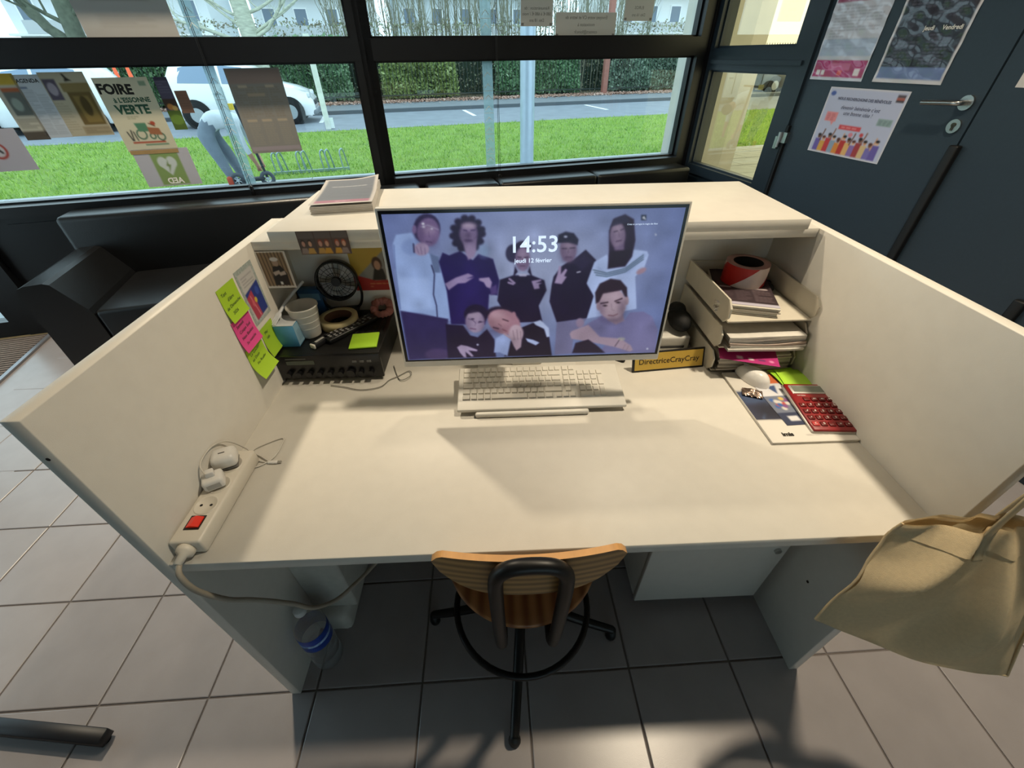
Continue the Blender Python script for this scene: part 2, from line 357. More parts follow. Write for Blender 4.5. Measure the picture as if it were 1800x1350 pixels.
B().box(.02, .035, -1.90, -1.80, .008, 2.1).build('meeting_stile', BLK, d1)
# lever handle, lock, hinge, edge guard
hd = B().cyl((-.03, -1.800, 1.283), (-.042, -1.800, 1.283), .027, n=24).build('handle_rose', STEEL, d1)
pts = spl([(-.04, -1.80, 1.283), (-.072, -1.80, 1.283), (-.083, -1.787, 1.282), (-.084, -1.75, 1.281), (-.084, -1.655, 1.276)], 5)
B().tube(pts, .0095, 10).build('handle_lever', STEEL, d1)
lk = B().cyl((-.03, -1.800, 1.199), (-.039, -1.800, 1.199), .026, n=24).build('lock_rose', STEEL, d1)
lc = B().cyl((-.038, -1.800, 1.204), (-.043, -1.800, 1.204), .0085, n=16); lc.box(-.043, -.038, -1.804, -1.796, 1.183, 1.204); lc.build('lock_cylinder', M('lock_brass', '5b5548', .4, 1.0), lk)
B().rbox(-.062, -.03, -1.876, -1.838, .10, 1.135, .006).build('edge_guard', BLK, d1)
B().rbox(-.062, -.03, -2.41, -2.37, .10, .66, .006).build('edge_guard', BLK, d2)
hg = B().cyl((-.062, -.925, .995), (-.062, -.925, 1.075), .011, n=14); hg.box(-.055, -.03, -.968, -.93, 1.02, 1.075); hg.box(-.062, -.05, -.92, -.895, 0.985, 1.05); hg.build('hinge', STEEL, d1)
B().box(-.05, -.03, -.957, -.938, .2, 1.11).build('hinge_seal', BLK, d1)
# ceiling down-lights (the room's own lamps)
for i, (x, y, wt) in enumerate(LAMPS):
    lab = ['round ceiling downlight left of the desk', 'round ceiling downlight above the monitor', 'round ceiling downlight near the dark doors'][i]
    t = thing('ceiling_downlight', lab, 'lamp', (x, y, CEIL), 0, 'ceiling downlights')
    B().lathe([(.085, 0), (.11, 0), (.11, -.012), (.085, -.012), (.08, 0.0)], 28).build('trim_ring', M('lamp_ring', 'e6e6e2', .4), t)
    B().cyl((0, 0, -.001), (0, 0, -.006), .082, n=28).build('lens', M('lamp_lens', 'fff2dc', .4, emit='ffe6bd', estr=6), t)
    ld = bpy.data.lights.new('downlight', 'AREA'); ld.shape = 'DISK'; ld.size = 0.16; ld.energy = wt; ld.color = LAMP_COL; ld.spread = math.radians(125)
    lo = bpy.data.objects.new('downlight_lamp', ld); COL.objects.link(lo); lo.parent = t; lo.location = (0, 0, -.02)
# ------------------------------------------------------------------ outside
GZ = -0.05
def ext(b, name, mat): return b.build(name, mat, T=ROOM.copy())
struct(ext(B().box(-70, 70, 0.1, 90, GZ-.3, GZ-.06), 'ground', M('soil', '5b5a45', .95)))
CONC = M('paving_concrete', 'a9aeb0', .75, noise=.12, scale=5, bump=.1)
pv = struct(ext(B().box(-16, 8, .1, 4.62, GZ-.06, GZ-.012), 'floor_pavement', M('paving_joint', '7d8286', .9)))
sl = None
for j, y in enumerate((2.64, 3.14, 3.64, 4.14)):
    for i in range(20):
        x = -12.0+i*1.0+(j % 2)*.5
        if in_view(RL(x+.5, y+.25, GZ), 120) is None: continue
        if sl is None: sl = B().box(.004, .992, .004, .474, -.02, 0).build('paving_slab', CONC, pv, loc=(x, y, GZ))
        else: rep('paving_slab', sl, pv, (x, y, GZ))
b = B().box(-16, 8, .1, 2.63, GZ-.03, GZ); b.build('paving_strip', CONC, pv)
lawn = struct(ext(B().box(-30, 30, 4.62, 10.1, GZ-.06, GZ-.005), 'lawn', M('lawn_earth', '73903f', .95, noise=.2, scale=3)))
# grass blades
N = 42000; gx = rng.uniform(-11, 12, N); gy = 4.64+5.4*rng.uniform(0, 1, N)**1.15; an = rng.uniform(0, 6.28, N); hh = rng.uniform(.025, .075, N); lw = rng.uniform(.006, .012, N)
dx, dy = np.cos(an)*lw, np.sin(an)*lw; tx = rng.normal(0, .03, N); ty = rng.normal(0, .03, N)
V = np.empty((N, 3, 3)); V[:, 0] = np.stack([gx-dx, gy-dy, np.full(N, GZ-.005)], 1); V[:, 1] = np.stack([gx+dx, gy+dy, np.full(N, GZ-.005)], 1); V[:, 2] = np.stack([gx+tx, gy+ty, GZ+hh], 1)
me = bpy.data.meshes.new('grass_blades'); me.from_pydata(V.reshape(-1, 3).tolist(), [], np.arange(N*3).reshape(-1, 3).tolist())
def leaf_mat(name, cols, scale=1.2, rough=.5, transl=.35):
    m = bpy.data.materials.new(name); m.use_nodes = True; nt = m.node_tree; bs = nt.nodes['Principled BSDF']; bs.inputs['Roughness'].default_value = rough
    g = nt.nodes.new('ShaderNodeNewGeometry'); n = nt.nodes.new('ShaderNodeTexNoise'); n.inputs['Scale'].default_value = scale; tc = nt.nodes.new('ShaderNodeTexCoord'); nt.links.new(tc.outputs['Object'], n.inputs['Vector'])
    ad = nt.nodes.new('ShaderNodeMath'); ad.operation = 'MULTIPLY_ADD'; ad.inputs[1].default_value = .6; nt.links.new(g.outputs['Random Per Island'], ad.inputs[0])
    s2 = nt.nodes.new('ShaderNodeMath'); s2.operation = 'MULTIPLY_ADD'; s2.inputs[1].default_value = .9; s2.inputs[2].default_value = -.25; nt.links.new(n.outputs[0], s2.inputs[0]); nt.links.new(s2.outputs[0], ad.inputs[2])
    r = nt.nodes.new('ShaderNodeValToRGB'); nt.links.new(ad.outputs[0], r.inputs[0])
    el = r.color_ramp.elements
    while len(el) < len(cols): el.new(0.5)
    for i, c in enumerate(cols): el[i].position = i/(len(cols)-1); el[i].color = lin(c)+(1,)
    nt.links.new(r.outputs[0], bs.inputs['Base Color']); tr = nt.nodes.new('ShaderNodeBsdfTranslucent'); nt.links.new(r.outputs[0], tr.inputs[0])
    mx = nt.nodes.new('ShaderNodeMixShader'); mx.inputs[0].default_value = transl; nt.links.new(bs.outputs[0], mx.inputs[1]); nt.links.new(tr.outputs[0], mx.inputs[2]); nt.links.new(mx.outputs[0], nt.nodes['Material Output'].inputs[0])
    return m
gr = stuff(put('grass', me, leaf_mat('grass_blade', ['4a7030', '86ad48', 'b4d06a', '9aa862'], 2.2), T=ROOM.copy())); tag(gr, 'bright green lawn grass between the pavement and the road', 'grass')
ASPH = M('asphalt', '7a828c', .55, noise=.12, scale=2.2, bump=.15, bscale=120)
road = struct(ext(B().box(-40, 40, 10.1, 14.1, GZ-.06, GZ-.0), 'road', ASPH))
WHT = M('road_paint', 'e9ecec', .6)
for x0, x1 in ((.70, .82), (5.30, 5.42), (-3.9, -3.78), (10.0, 10.12)): B().box(x0, x1, 12.0, 13.8, GZ, GZ+.004).build('road_marking', WHT, road)
struct(ext(B().box(-40, 40, 14.1, 14.28, GZ-.06, .05), 'kerb', M('kerb_stone', '565d63', .7)))
struct(ext(B().box(-40, 40, 14.28, 17.2, GZ-.06, .02), 'sidewalk', M('sidewalk_asphalt', '747a80', .6, noise=.1, scale=2)))
struct(ext(B().box(-40, 40, 17.2, 40, GZ-.06, .01), 'verge', M('verge_soil', '6b5f4c', .95, noise=.25, scale=4)))
# leaf litter along the fence
N = 9000; gx = rng.uniform(-11, 15, N); gy = np.minimum(rng.normal(17.2, .3, N), 17.62); a = rng.uniform(0, 6.28, N); q = rng.uniform(.03, .07, N); tl = rng.uniform(-.03, .04, N)
V = np.stack([np.stack([gx+q*np.cos(a+k*1.5708), gy+q*np.sin(a+k*1.5708), .03+tl*(k % 2)+rng.uniform(0, .03, N)], 1) for k in range(4)], 1)
me = bpy.data.meshes.new('leaves'); me.from_pydata(V.reshape(-1, 3).tolist(), [], np.arange(N*4).reshape(-1, 4).tolist())
tag(stuff(put('leaf_litter', me, leaf_mat('dry_leaf', ['7a5a4a', 'a98472', 'c6a596', 'd6c0b4'], 1, .7, .1), T=ROOM.copy())), 'brown fallen leaves strewn along the foot of the fence', 'leaves')
# picket fence
fen = thing('picket_fence', 'dark green metal picket fence in front of the hedge', 'fence', T=ROOM @ Tr(0, 17.75, 0))
FEN = M('fence_paint', '23302c', .5)
b = B()
for i in range(216):
    x = -14+i*.15; b.box(x-.009, x+.009, -.009, .009, .05, 1.75)
stuff(b.build('pickets', FEN, fen))
for z in (.18, 1.55): B().box(-14, 18.4, -.02, .02, z, z+.04).build('rail', FEN, fen)
# brick-red post
po = B().rbox(7.70, 7.92, 17.2, 17.42, 0.0, 3.4, .02); tag(ext(po, 'red_post', M('rust_post', '9c6a5e', .8, noise=.12)), 'rusty red square post standing in front of the fence', 'post')
# hedges: leaf shells over a dark core
def hedge(x0, x1, y0, y1, h, n, label, cols, core=None, size=.085):
    t = thing('hedge', label, 'hedge', T=ROOM @ Tr((x0+x1)/2, (y0+y1)/2, 0), group='hedges behind the fence'); W_, D_ = x1-x0, y1-y0
    B().grid(lambda u, v: ((u-.5)*(W_-.5), -D_/2+.25+.08*math.sin(u*40)*math.cos(v*9), v*((core or h)-.2)), 40, 8).build('twig_core', M('hedge_core', '2a3a2c', .95, noise=.3, scale=8), t)
    x = rng.uniform(-W_/2, W_/2, n); z = rng.uniform(0.05, 1, n)*h; y = -D_/2+np.abs(rng.normal(0, .16, n))+.12*np.sin(x*2.3+z*3)
    top = rng.random(n) < .15; z = np.where(top, h+rng.normal(0, .08, n), z); y = np.where(top, rng.uniform(-D_/2, D_/2, n), y)
    U_ = rng.normal(size=(n, 3)); U_ /= np.linalg.norm(U_, axis=1)[:, None]; W2 = np.cross(U_, rng.normal(size=(n, 3))); W2 /= np.linalg.norm(W2, axis=1)[:, None]
    P = np.stack([x, y, z], 1); s_ = rng.uniform(.6, 1.3, n)[:, None]*size
    V = np.stack([P-U_*s_, P+W2*s_*.5, P+U_*s_, P-W2*s_*.5], 1)
    me = bpy.data.meshes.new('foliage'); me.from_pydata(V.reshape(-1, 3).tolist(), [], np.arange(n*4).reshape(-1, 4).tolist())
    stuff(put('foliage', me, leaf_mat('hedge_leaf', cols, 1.5, .35, .25), t))
hedge(-5.6, -2.9, 18.2, 19.4, 1.9, 9000, 'dense dark green hedge behind the white car', ['4a6e50', '6f9a70', '97b890', 'c0d6b6'])
hedge(-11, -5.7, 18.2, 19.4, 1.7, 9000, 'green hedge at the far left behind the posters', ['426549', '6a9468', '93b68a', 'b8d2ac'])
hedge(-1.7, 1.4, 18.2, 19.4, 1.75, 7000, 'loose olive green hedge left of the grey pole', ['566b3c', '84995a', 'abbd78', 'ccd999'])
hedge(3.1, 7.0, 18.2, 19.4, 1.8, 10000, 'glossy dark hedge right of the grey pole', ['3f6349', '628f64', '8fb388', 'c4dabb'])
hedge(8.6, 14.5, 18.2, 19.4, 1.7, 9000, 'grey green hedge beside the concrete wall fin', ['566f60', '7d9a84', 'a2baa4', 'c2d4c0'])
hedge(-9, 15, 19.6, 20.6, 2.5, 9000, 'loose brown and olive undergrowth behind the fence and hedges', ['5f5a4c', '857f6c', '9aa083', 'aeb99c'], core=1.5, size=.06)
# thicket of bare saplings behind the fence
BARK = M('sapling_bark', '8a8a78', .85, noise=.2, scale=6)
def sapling(seed):
    r = random.Random(seed); b = B()
    for k in range(5):
        x0, y0 = r.uniform(-.35, .35), r.uniform(-.4, .4); lx, ly = r.uniform(-.35, .35), r.uniform(-.3, .3); h = r.uniform(3.6, 5.2); w0 = r.uniform(.02, .05)
        pts = [(x0+lx*t+.06*math.sin(5*t+k), y0+ly*t, h*t) for t in [i/7 for i in range(8)]]
        b.tube(pts, [w0*(1-.7*i/7) for i in range(8)], 5)
        for j in range(9):
            t = r.uniform(.15, .95); p = Vector((x0+lx*t, y0+ly*t, h*t)); a_ = r.uniform(0, 6.28); L = r.uniform(.4, 1.0)
            b.tube([p, p+Vector((math.cos(a_)*L*.3, math.sin(a_)*L*.3, L*.45)), p+Vector((math.cos(a_)*L*.45, math.sin(a_)*L*.45, L))], [.012, .009, .004], 4)
    return b
sps = [sapling(i).build('bare_sapling', BARK, T=ROOM @ Tr(-2.6, 20, 0)) for i in range(4)]
for o in sps: tag(o, 'slender bare grey sapling clump in the thicket behind the fence', 'tree', 'bare saplings behind the fence')
xs = [-3.2+.36*i for i in range(40)]
for i, x in enumerate(xs):
    o = sps[i] if i < 4 else rep('bare_sapling', sps[i % 4], None)
    o.matrix_world = ROOM @ Tr(x+random.uniform(-.2, .2), random.uniform(19.3, 23), 0) @ Rz(random.uniform(0, 6.28)); tag(o, sps[0]['label'], 'tree', sps[0]['group'])
# larger bare trees
def bare_tree(label, x, y, w0, lean, fork, seed, bark):
    r = random.Random(seed); t = thing('bare_tree', label, 'tree', T=ROOM @ Tr(x, y, 0)); h = 7.0
    B().tube([(lean*k/8*h*.35, .05*math.sin(k), h*k/8) for k in range(9)], [w0*(1-.55*k/8) for k in range(9)], 12).build('trunk', bark, t)
    b = B()
    def limb(p, d, L, w_, dep):
        pts = [p]; q = p.copy(); dd = d.copy()
        for i in range(4):
            dd = (dd+Vector((r.uniform(-.25, .25), r.uniform(-.25, .25), r.uniform(-.1, .25)))).normalized(); q = q+dd*L/4; pts.append(q.copy())
        b.tube(pts, [w_*(1-.65*i/4) for i in range(5)], 6 if dep > 1 else 4)
        if dep > 0:
            for i in range(4):
                s_ = pts[r.randint(1, 4)]; limb(s_, (dd+Vector((r.uniform(-1, 1), r.uniform(-1, 1), r.uniform(-.3, .5)))).normalized(), L*.6, w_*.45, dep-1)
    for zz, a_, L, ww in fork: limb(Vector((lean*zz*.35, 0, zz)), Vector((math.cos(a_), math.sin(a_)*.5, .45)).normalized(), L, ww, 3)
    b.build('branches', bark, t); return t
birch = M('birch_bark', 'b9bdab', .8, noise=.25, scale=5, stretch=(1, 1, 4))
bare_tree('pale birch tree with bare drooping branches near the white car', -5.55, 15.6, .30, -.12, [(1.7, 3.3, 2.6, .07), (1.9, .2, 2.8, .06), (2.1, 2.6, 2.4, .05), (2.0, -.3, 2.6, .05), (2.4, 3.0, 2.2, .05), (2.5, .5, 2.2, .05), (2.8, 3.6, 2.2, .05), (2.9, -.2, 2.4, .05)], 3, birch)
bare_tree('dark forked bare tree leaning at the top left', -10.2, 14.9, .26, .25, [(1.7, 2.7, 3.4, .16), (2.4, .3, 2, .08), (2.2, 3.4, 2.0, .07)], 5, M('dark_bark', '5d6355', .9, noise=.3, scale=6))
# apartment blocks far behind
def block(label, x, y, wd, dp, h, cols, z_off, nx, nz, wcol='dfe6ea', shut='c3c9cd'):
    t = thing('apartment_block', label, 'building', T=ROOM @ Tr(x, y, 0))
    B().box(-wd/2, wd/2, 0, dp, 0, h).build('wall', M('block_wall_'+wcol, wcol, .8), t)
    cw = wd/nx; ch = h/nz; gl = M('far_window', '6d7d8e', .15); fm = M('far_frame', 'f0f3f4', .6); sm_ = M('far_shutter', shut, .7)
    fw = None
    for i in range(nx):
        for j in range(nz):
            cx, cz = -wd/2+(i+.5)*cw, (j+.45)*ch
            if fw is None:
                fw = B(); fw.box(-.6, .6, -.08, .0, -.7, .7); fw = fw.build('window', fm, t, loc=(cx, 0, cz)); gp = B().box(-.5, .5, -.1, -.07, -.6, .6).build('pane', gl, fw)
            else:
                o = rep('window', fw, t, (cx, 0, cz)); rep('pane', gp, o)
    for j in range(nz):
        B().box(-wd/2-.2, wd/2+.2, -.9, .0, j*ch-.12, j*ch+.02).build('balcony_slab', fm, t)
        if j: B().box(-wd/2+1, wd/2-1, -.92, -.86, j*ch, j*ch+.75).build('balcony_front', sm_ if j % 2 else fm, t)
    return t
block('pale apartment block with windows behind the forked tree', -19.5, 45, 13, 9, 12, None, 0, 5, 4)
block('light grey apartment block behind the birch branches', -5.5, 52, 11, 9, 12, None, 0, 4, 4, 'dde3e6', 'bcc3c8')
block('pale blue grey apartment block behind the bare saplings', 9.5, 56, 15, 9, 13, None, 0, 5, 4, 'cdd6da', 'bfc8cc')
block('white apartment block right of the thicket', 28.5, 45, 13, 9, 12, None, 0, 5, 4, 'e4e8e8', 'c9c9c4')
# concrete wall fin by the right edge of the window
tag(ext(B().rbox(2.68, 2.93, 2.77, 4.40, GZ, 3.2, .008), 'wall_fin', M('fin_render', 'b8b4ae', .85, noise=.06, scale=4, bump=.1)), 'beige concrete wall fin outside, right of the lawn', 'wall')
# lamp column
lp = thing('lamp_column', 'pale blue grey metal column standing outside the window', 'column', T=ROOM @ Tr(.035, 4.38, GZ))
cm = M('column_metal', 'aebdcb', .35, .3, noise=.05, scale=8)
B().cyl((0, 0, 0), (0, 0, 3.6), .116, n=32).build('shaft', cm, lp); B().lathe([(.16, 0), (.16, .02), (.125, .035), (.12, .0)], 32).build('collar', cm, lp)
# slim white marker post by the road
mp_ = thing('marker_post', 'slim weathered white marker post at the roadside', 'post', T=ROOM @ Tr(-3.55, 10.5, GZ)); B().box(-.065, .065, -.05, .05, 0, 1.95).build('post_board', M('weathered_white', 'd9dcd6', .8, noise=.12, scale=8), mp_); B().box(.05, .16, -.03, .03, .02, .25).build('foot_bracket', M('bracket_white', 'dfe6e4', .6), mp_)
# bike rack
bk = thing('bike_rack', 'low galvanised bicycle rack with wheel hoops on the grass edge', 'bike rack', T=ROOM @ Tr(-4.08, 5.1, GZ)); gm = M('galvanised', '9fb3b8', .4, .6)
B().box(-.05, 1.15, -.1, -.06, .0, .04).build('base_rail', gm, bk)
for x in (.0, .08, .37, .45, .74, .82, 1.05): B().tube(spl([(x, -.08, .02), (x-.01, -.08, .24), (x+.02, -.06, .31), (x+.05, .0, .27), (x+.08, .06, .02)], 5), .012, 6).build('wheel_hoop', gm, bk)
# ------------------------------------------------------------------ cars, person, scooter outside
def make_car(label, x, y, body_col, glass='7f93ac', flip=False):
    t = thing('hatchback_car', label, 'car', T=ROOM @ Tr(x, y, GZ) @ (Rz(math.pi) if flip else Matrix.Identity(4)))
    st = [(-1.80,.75,.80,.70),(-1.72,.95,1.06,.79),(-1.52,.98,1.38,.83),(-1.1,.96,1.47,.84),(-.4,.93,1.49,.85),(.2,.91,1.42,.85),(.55,.90,1.25,.85),(.98,.90,.97,.84),(1.4,.84,.87,.82),(1.66,.74,.77,.77),(1.80,.56,.58,.66),(1.82,.36,.38,.62)]
    def ring(x, bz, rz, w_):
        h = [(w_*.92, .2), (w_, .42), (w_*.98, bz), (w_*.72 if rz-bz > .15 else w_*.9, rz-.04), (w_*.5, rz), (0, rz+.01)]
        return [(x, -a, z) for a, z in h]+[(x, a, z) for a, z in h[-2::-1]]
    R = [ring(*q) for q in st]; n = len(R[0]); b = B(); vs = [p for r in R for p in r]
    b.add(vs, [(i*n+k, i*n+k+1, (i+1)*n+k+1, (i+1)*n+k) for i in range(len(R)-1) for k in range(n-1)], True)
    b.add(R[0], [tuple(range(n))]); b.add(R[-1], [tuple(range(n-1, -1, -1))]); b.box(-1.7, 1.7, -.7, .7, .18, .24)
    b.build('body', M('car_paint_'+body_col, body_col, .25, coat=.6, noise=.02), t)
    gm_ = M('car_glass', glass, .08, noise=.02); dk = M('car_black', '15171a', .6)
    def sidept(x, v, s):
        for q, r in zip(st, st[1:]):
            if q[0] <= x <= r[0]:
                f = (x-q[0])/(r[0]-q[0]); a = ring(*q); c = ring(*r); p2 = Vector(a[2]).lerp(Vector(c[2]), f); p3 = Vector(a[3]).lerp(Vector(c[3]), f); p = p2.lerp(p3, v); p.y -= .008; p.z += .002
                return (p.x, p.y*(-s), p.z)
    for s in (-1, 1):
        for xa, xb, xc, xd in ((-1.38, -.42, -.42, -1.28), (-.34, .78, .30, -.34)):
            b = B(); pts = []
            for i in range(7): pts.append(sidept(xa+(xb-xa)*i/6, .1, s))
            for i in range(7): pts.append(sidept(xd+(xc-xd)*i/6, .86, s))
            fs = [(i, i+1, 7+i+1, 7+i) for i in range(6)]; b.add(pts, fs, True); b.build('side_window', gm_, t)
        b = B(); b.box(-.55, -.40, -.875*(-s)-.012, -.875*(-s)+.012, .74, .77) if False else b.rbox(-.62, -.46, min(s*.83, s*.87), max(s*.83, s*.87), .75, .785, .008); b.build('door_handle', M('car_trim', '9aa2ab', .4), t)
        b = B().rbox(.55, .70, min(s*.86, s*1.0), max(s*.86, s*1.0), .93, 1.06, .03); b.build('mirror', M('car_paint_'+body_col, body_col), t)
        b = B().rbox(1.52, 1.76, min(s*.52, s*.74), max(s*.52, s*.74), .60, .74, .04); b.build('headlight', M('headlight_glass', 'd4dbe0', .15), t)
        b = B().rbox(-1.80, -1.70, min(s*.55, s*.76), max(s*.55, s*.76), .72, .98, .03); b.build('tail_light', M('tail_light_red', '8f2a26', .3), t)
        b = B(); b.box(-.38, -.372, min(s*.84, s*.862), max(s*.84, s*.862), .3, .92); b.box(.80, .808, min(s*.83, s*.862), max(s*.83, s*.862), .3, .9); b.build('door_gap', dk, t)
    for x_ in (-1.18, 1.17):
        for s in (-1, 1):
            a = B().cyl((x_, s*.60, .30), (x_, s*.865, .30), .36, n=24); a.build('wheel_arch', dk, t)
            wl = B().lathe([(.17, -.09), (.29, -.09), (.30, -.06), (.30, .06), (.29, .09), (.17, .09)], 24, T=Tr(x_, s*.79, .30) @ Rx(math.pi/2)).build('wheel', M('tyre', '1a1b1d', .85), t)
            h = B().cyl((x_, s*.86, .30), (x_, s*.885, .30), .19, .17, n=20); h.build('hub_cap', M('hub_grey', 'a6adb4', .4, .5), wl)
    B().rbox(1.74, 1.84, -.45, .45, .42, .54, .03).build('grille', dk, t); B().rbox(1.70, 1.85, -.66, .66, .20, .32, .03).build('front_bumper', M('bumper_grey', '6d747b', .6), t)
    B().add([(.58, -.62, 1.24), (.58, .62, 1.24), (.99, .70, .985), (.99, -.70, .985)], [(0, 3, 2, 1)]).build('windscreen', gm_, t)
    return t
make_car('white hatchback parked on the road, beside the brown schedule poster', -5.72, 12.75, 'eef1f4')
make_car('white hatchback parked at the far left behind the window posters', -10.6, 12.85, 'e6eaee', flip=True)
make_car('dark car parked on the sidewalk side at the right, seen through the side window', 16.2, 16.0, '3a4046')
# orange traffic cones on the sidewalk
for i, x in enumerate((-9.25, -8.92)):
    t = thing('traffic_cone', 'orange traffic cone behind the parked cars, ' + ('left of the two' if i == 0 else 'right of the two'), 'traffic cone', T=ROOM @ Tr(x, 14.3, .05), group='orange cones')
    B().lathe([(.13, .03), (.1, .3), (.04, 1.25), (.0, 1.26)], 16).build('cone', M('cone_orange', 'ff6a3d', .5, emit='ff5a2a', estr=.0), t); B().box(-.18, .18, -.18, .18, 0, .04).build('base', M('cone_orange', ''), t)
# bending person
def skin_person():
    P = {}; Rd = {}; Ed = []
    def j(n, p, r, par=None):
        P[n] = p; Rd[n] = r
        if par: Ed.append((par, n))
    j('pel', (0, 0, .76), .165); j('sp1', (.20, 0, .84), .16, 'pel'); j('sp2', (.42, 0, .83), .14, 'sp1'); j('neck', (.60, 0, .74), .055, 'sp2'); j('head0', (.68, 0, .69), .075, 'neck'); j('head1', (.76, 0, .61), .085, 'head0')
    for s, k in ((-1, 'r'), (1, 'l')):
        dx = .07 if s < 0 else .15
        j('hip'+k, (.02, s*.09, .68), .12, 'pel'); j('kn'+k, (.02+dx, s*.11, .40), .085, 'hip'+k); j('an'+k, (.10+dx, s*.12, .08), .058, 'kn'+k); j('to'+k, (.24+dx, s*.13, .03), .035, 'an'+k)
        j('sh'+k, (.47, s*.17, .79), .065, 'sp2'); j('el'+k, (.50, s*.22, .52), .045, 'sh'+k); j('wr'+k, (.56, s*.17, .30), .030, 'el'+k); j('pa'+k, (.58, s*.15, .23), .026, 'wr'+k)
        for f in range(4): j('f%d%s' % (f, k), (.575+.016*(f-1.5), s*.15, .20-.004*abs(f-1.5)), .009, 'pa'+k); j('g%d%s' % (f, k), (.585+.015*(f-1.5), s*.135, .165), .008, 'f%d%s' % (f, k))
        j('th'+k, (.60, s*.12, .225), .009, 'pa'+k); j('tk'+k, (.605, s*.11, .195), .008, 'th'+k)
    names = list(P); me = bpy.data.meshes.new('person'); me.from_pydata([P[n] for n in names], [(names.index(a), names.index(c)) for a, c in Ed], [])
    o = bpy.data.objects.new('person', me); COL.objects.link(o); sk = o.modifiers.new('skin', 'SKIN'); sk.use_smooth_shade = True
    sv = me.skin_vertices[0].data
    for i, n in enumerate(names): sv[i].radius = (Rd[n], Rd[n]); sv[i].use_root = (n == 'pel')
    sb = o.modifiers.new('sub', 'SUBSURF'); sb.levels = 2; sb.render_levels = 2
    dg = bpy.context.evaluated_depsgraph_get(); m2 = bpy.data.meshes.new_from_object(o.evaluated_get(dg)); bpy.data.objects.remove(o)
    mats = [M('hoodie_grey', 'c9d2d8', .9, noise=.06, scale=12, bump=.2, bscale=60), M('trousers_grey', '76828f', .9, noise=.1, scale=10), M('shoes_dark', '2a2d33', .7), M('skin_tone', 'b58a72', .6), M('under_shirt', '32373f', .9)]
    m2.materials.clear()
    for q in mats: m2.materials.append(q)
    C_ = np.array([P[n] for n in names])
    for f in m2.polygons:
        c = np.array(f.center); n = names[int(np.argmin(((C_-c)**2).sum(1)-0.0))]
        k = 0
        if n[:2] in ('hi', 'kn'): k = 1
        elif n[:2] == 'an': k = 1 if c[2] > .09 else 2
        elif n[:2] == 'to': k = 2
        elif n[:2] in ('pa', 'wr', 'th', 'tk') or n[0] in 'fg': k = 3
        elif n.startswith('head'): k = 3
        elif n == 'pel': k = 0 if c[2] > .66 else (4 if c[2] > .61 else 1)
        f.material_index = k
    return m2
pm = skin_person(); person = put('person', pm, None, T=ROOM @ Tr(-4.74, 4.48, GZ+.02)); tag(person, 'person in pale hoodie and grey trousers bending over a scooter outside', 'person')
hb = B().ball((.77, 0, .64), (.095, .092, .085), 14, 9); hb.build('hair', M('hair_dark', '3a302a', .8), person)
sc = thing('kick_scooter', 'grey kick scooter held by the bending person on the pavement', 'scooter', T=ROOM @ Tr(-4.47, 4.22, GZ))
for x, k in ((0, 0), (.40, 1)):
    b = B().lathe([(.055, -.02), (.095, -.025), (.105, 0), (.095, .025), (.055, .02), (.055, -.02)], 22, T=Tr(x, 0, .105) @ Rx(math.pi/2)); wl = b.build('wheel', M('scooter_tyre', '4d545c', .7), sc)
    b = B().cyl((x, -.02, .105), (x, .02, .105), .02, n=12); [b.box(-.006, .006, -.008, .008, -.06, .06, T=Tr(x, 0, .105) @ Ry(a_)) for a_ in (0, 1.05, 2.1)]; b.build('spokes', M('scooter_grey', 'b8c2c9', .4, .4), wl)
B().rbox(.05, .36, -.06, .06, .09, .13, .01).build('deck', M('scooter_dark', '2a2e34', .6), sc)
B().tube([(.40, 0, .12), (.36, 0, .5), (.30, 0, 1.02)], .018, 8).build('stem', M('scooter_dark', ''), sc); B().tube([(.30, -.2, 1.02), (.30, .2, 1.02)], .015, 8).build('handlebar', M('scooter_dark', ''), sc)
B().box(.27, .33, -.24, -.18, 0.98, 1.05).build('grip', M('grip_yellow', 'd8b93a', .5), sc); B().rbox(-.13, -.06, -.05, .05, .06, .16, .01).build('rear_reflector', M('reflector_red', 'b0452f', .4), sc)
# ------------------------------------------------------------------ sheets taped to the window
PAPER = paint_mat('taped_paper', .7, translucent=.42); GLOSS = paint_mat('laminated_print', .25, coat=.8); PRINT = paint_mat('matt_print', .55)
INK = M('print_black', '23201c', .8, noise=.0); INKG = M('print_grey', '6a6660', .8, noise=.0); INKW = M('print_white', 'e8e6e0', .7, noise=0); INKGR = M('print_green', '2f5a46', .8, noise=0)
def wpos(x0, x1, z0, z1, y=.016): return ROOM @ frame(((x0+x1)/2, y, (z0+z1)/2), (1, 0, 0), (0, 0, 1), (0, -1, 0))
def wsheet(name, label, x0, x1, z0, z1, col, cells=(40, 50), y=.016, cat='poster', mat=None):
    c = Canvas(x1-x0, z1-z0, col, *cells); c.T = wpos(x0, x1, z0, z1, y); c.nm = (name, label, cat); return c
def place(c, mat=None, group='sheets taped to the window', **k):
    o = c.sheet(c.nm[0], mat or PAPER, T=c.T, **k); tag(o, c.nm[1], c.nm[2], group); return o
MIR = Matrix.Diagonal((-1, 1, 1, 1))
c = wsheet('paper_notice', 'plain grey-backed notice in the upper left pane', -3.77, -3.345, 1.555, 1.855, 'aeaba8'); c.lines_of_text(.2, .8, .42, .54, 2, '8d867f', 1.4, .7); c.lines_of_text(.22, .78, .7, .88, 4, '948d86', .8, .6); place(c)
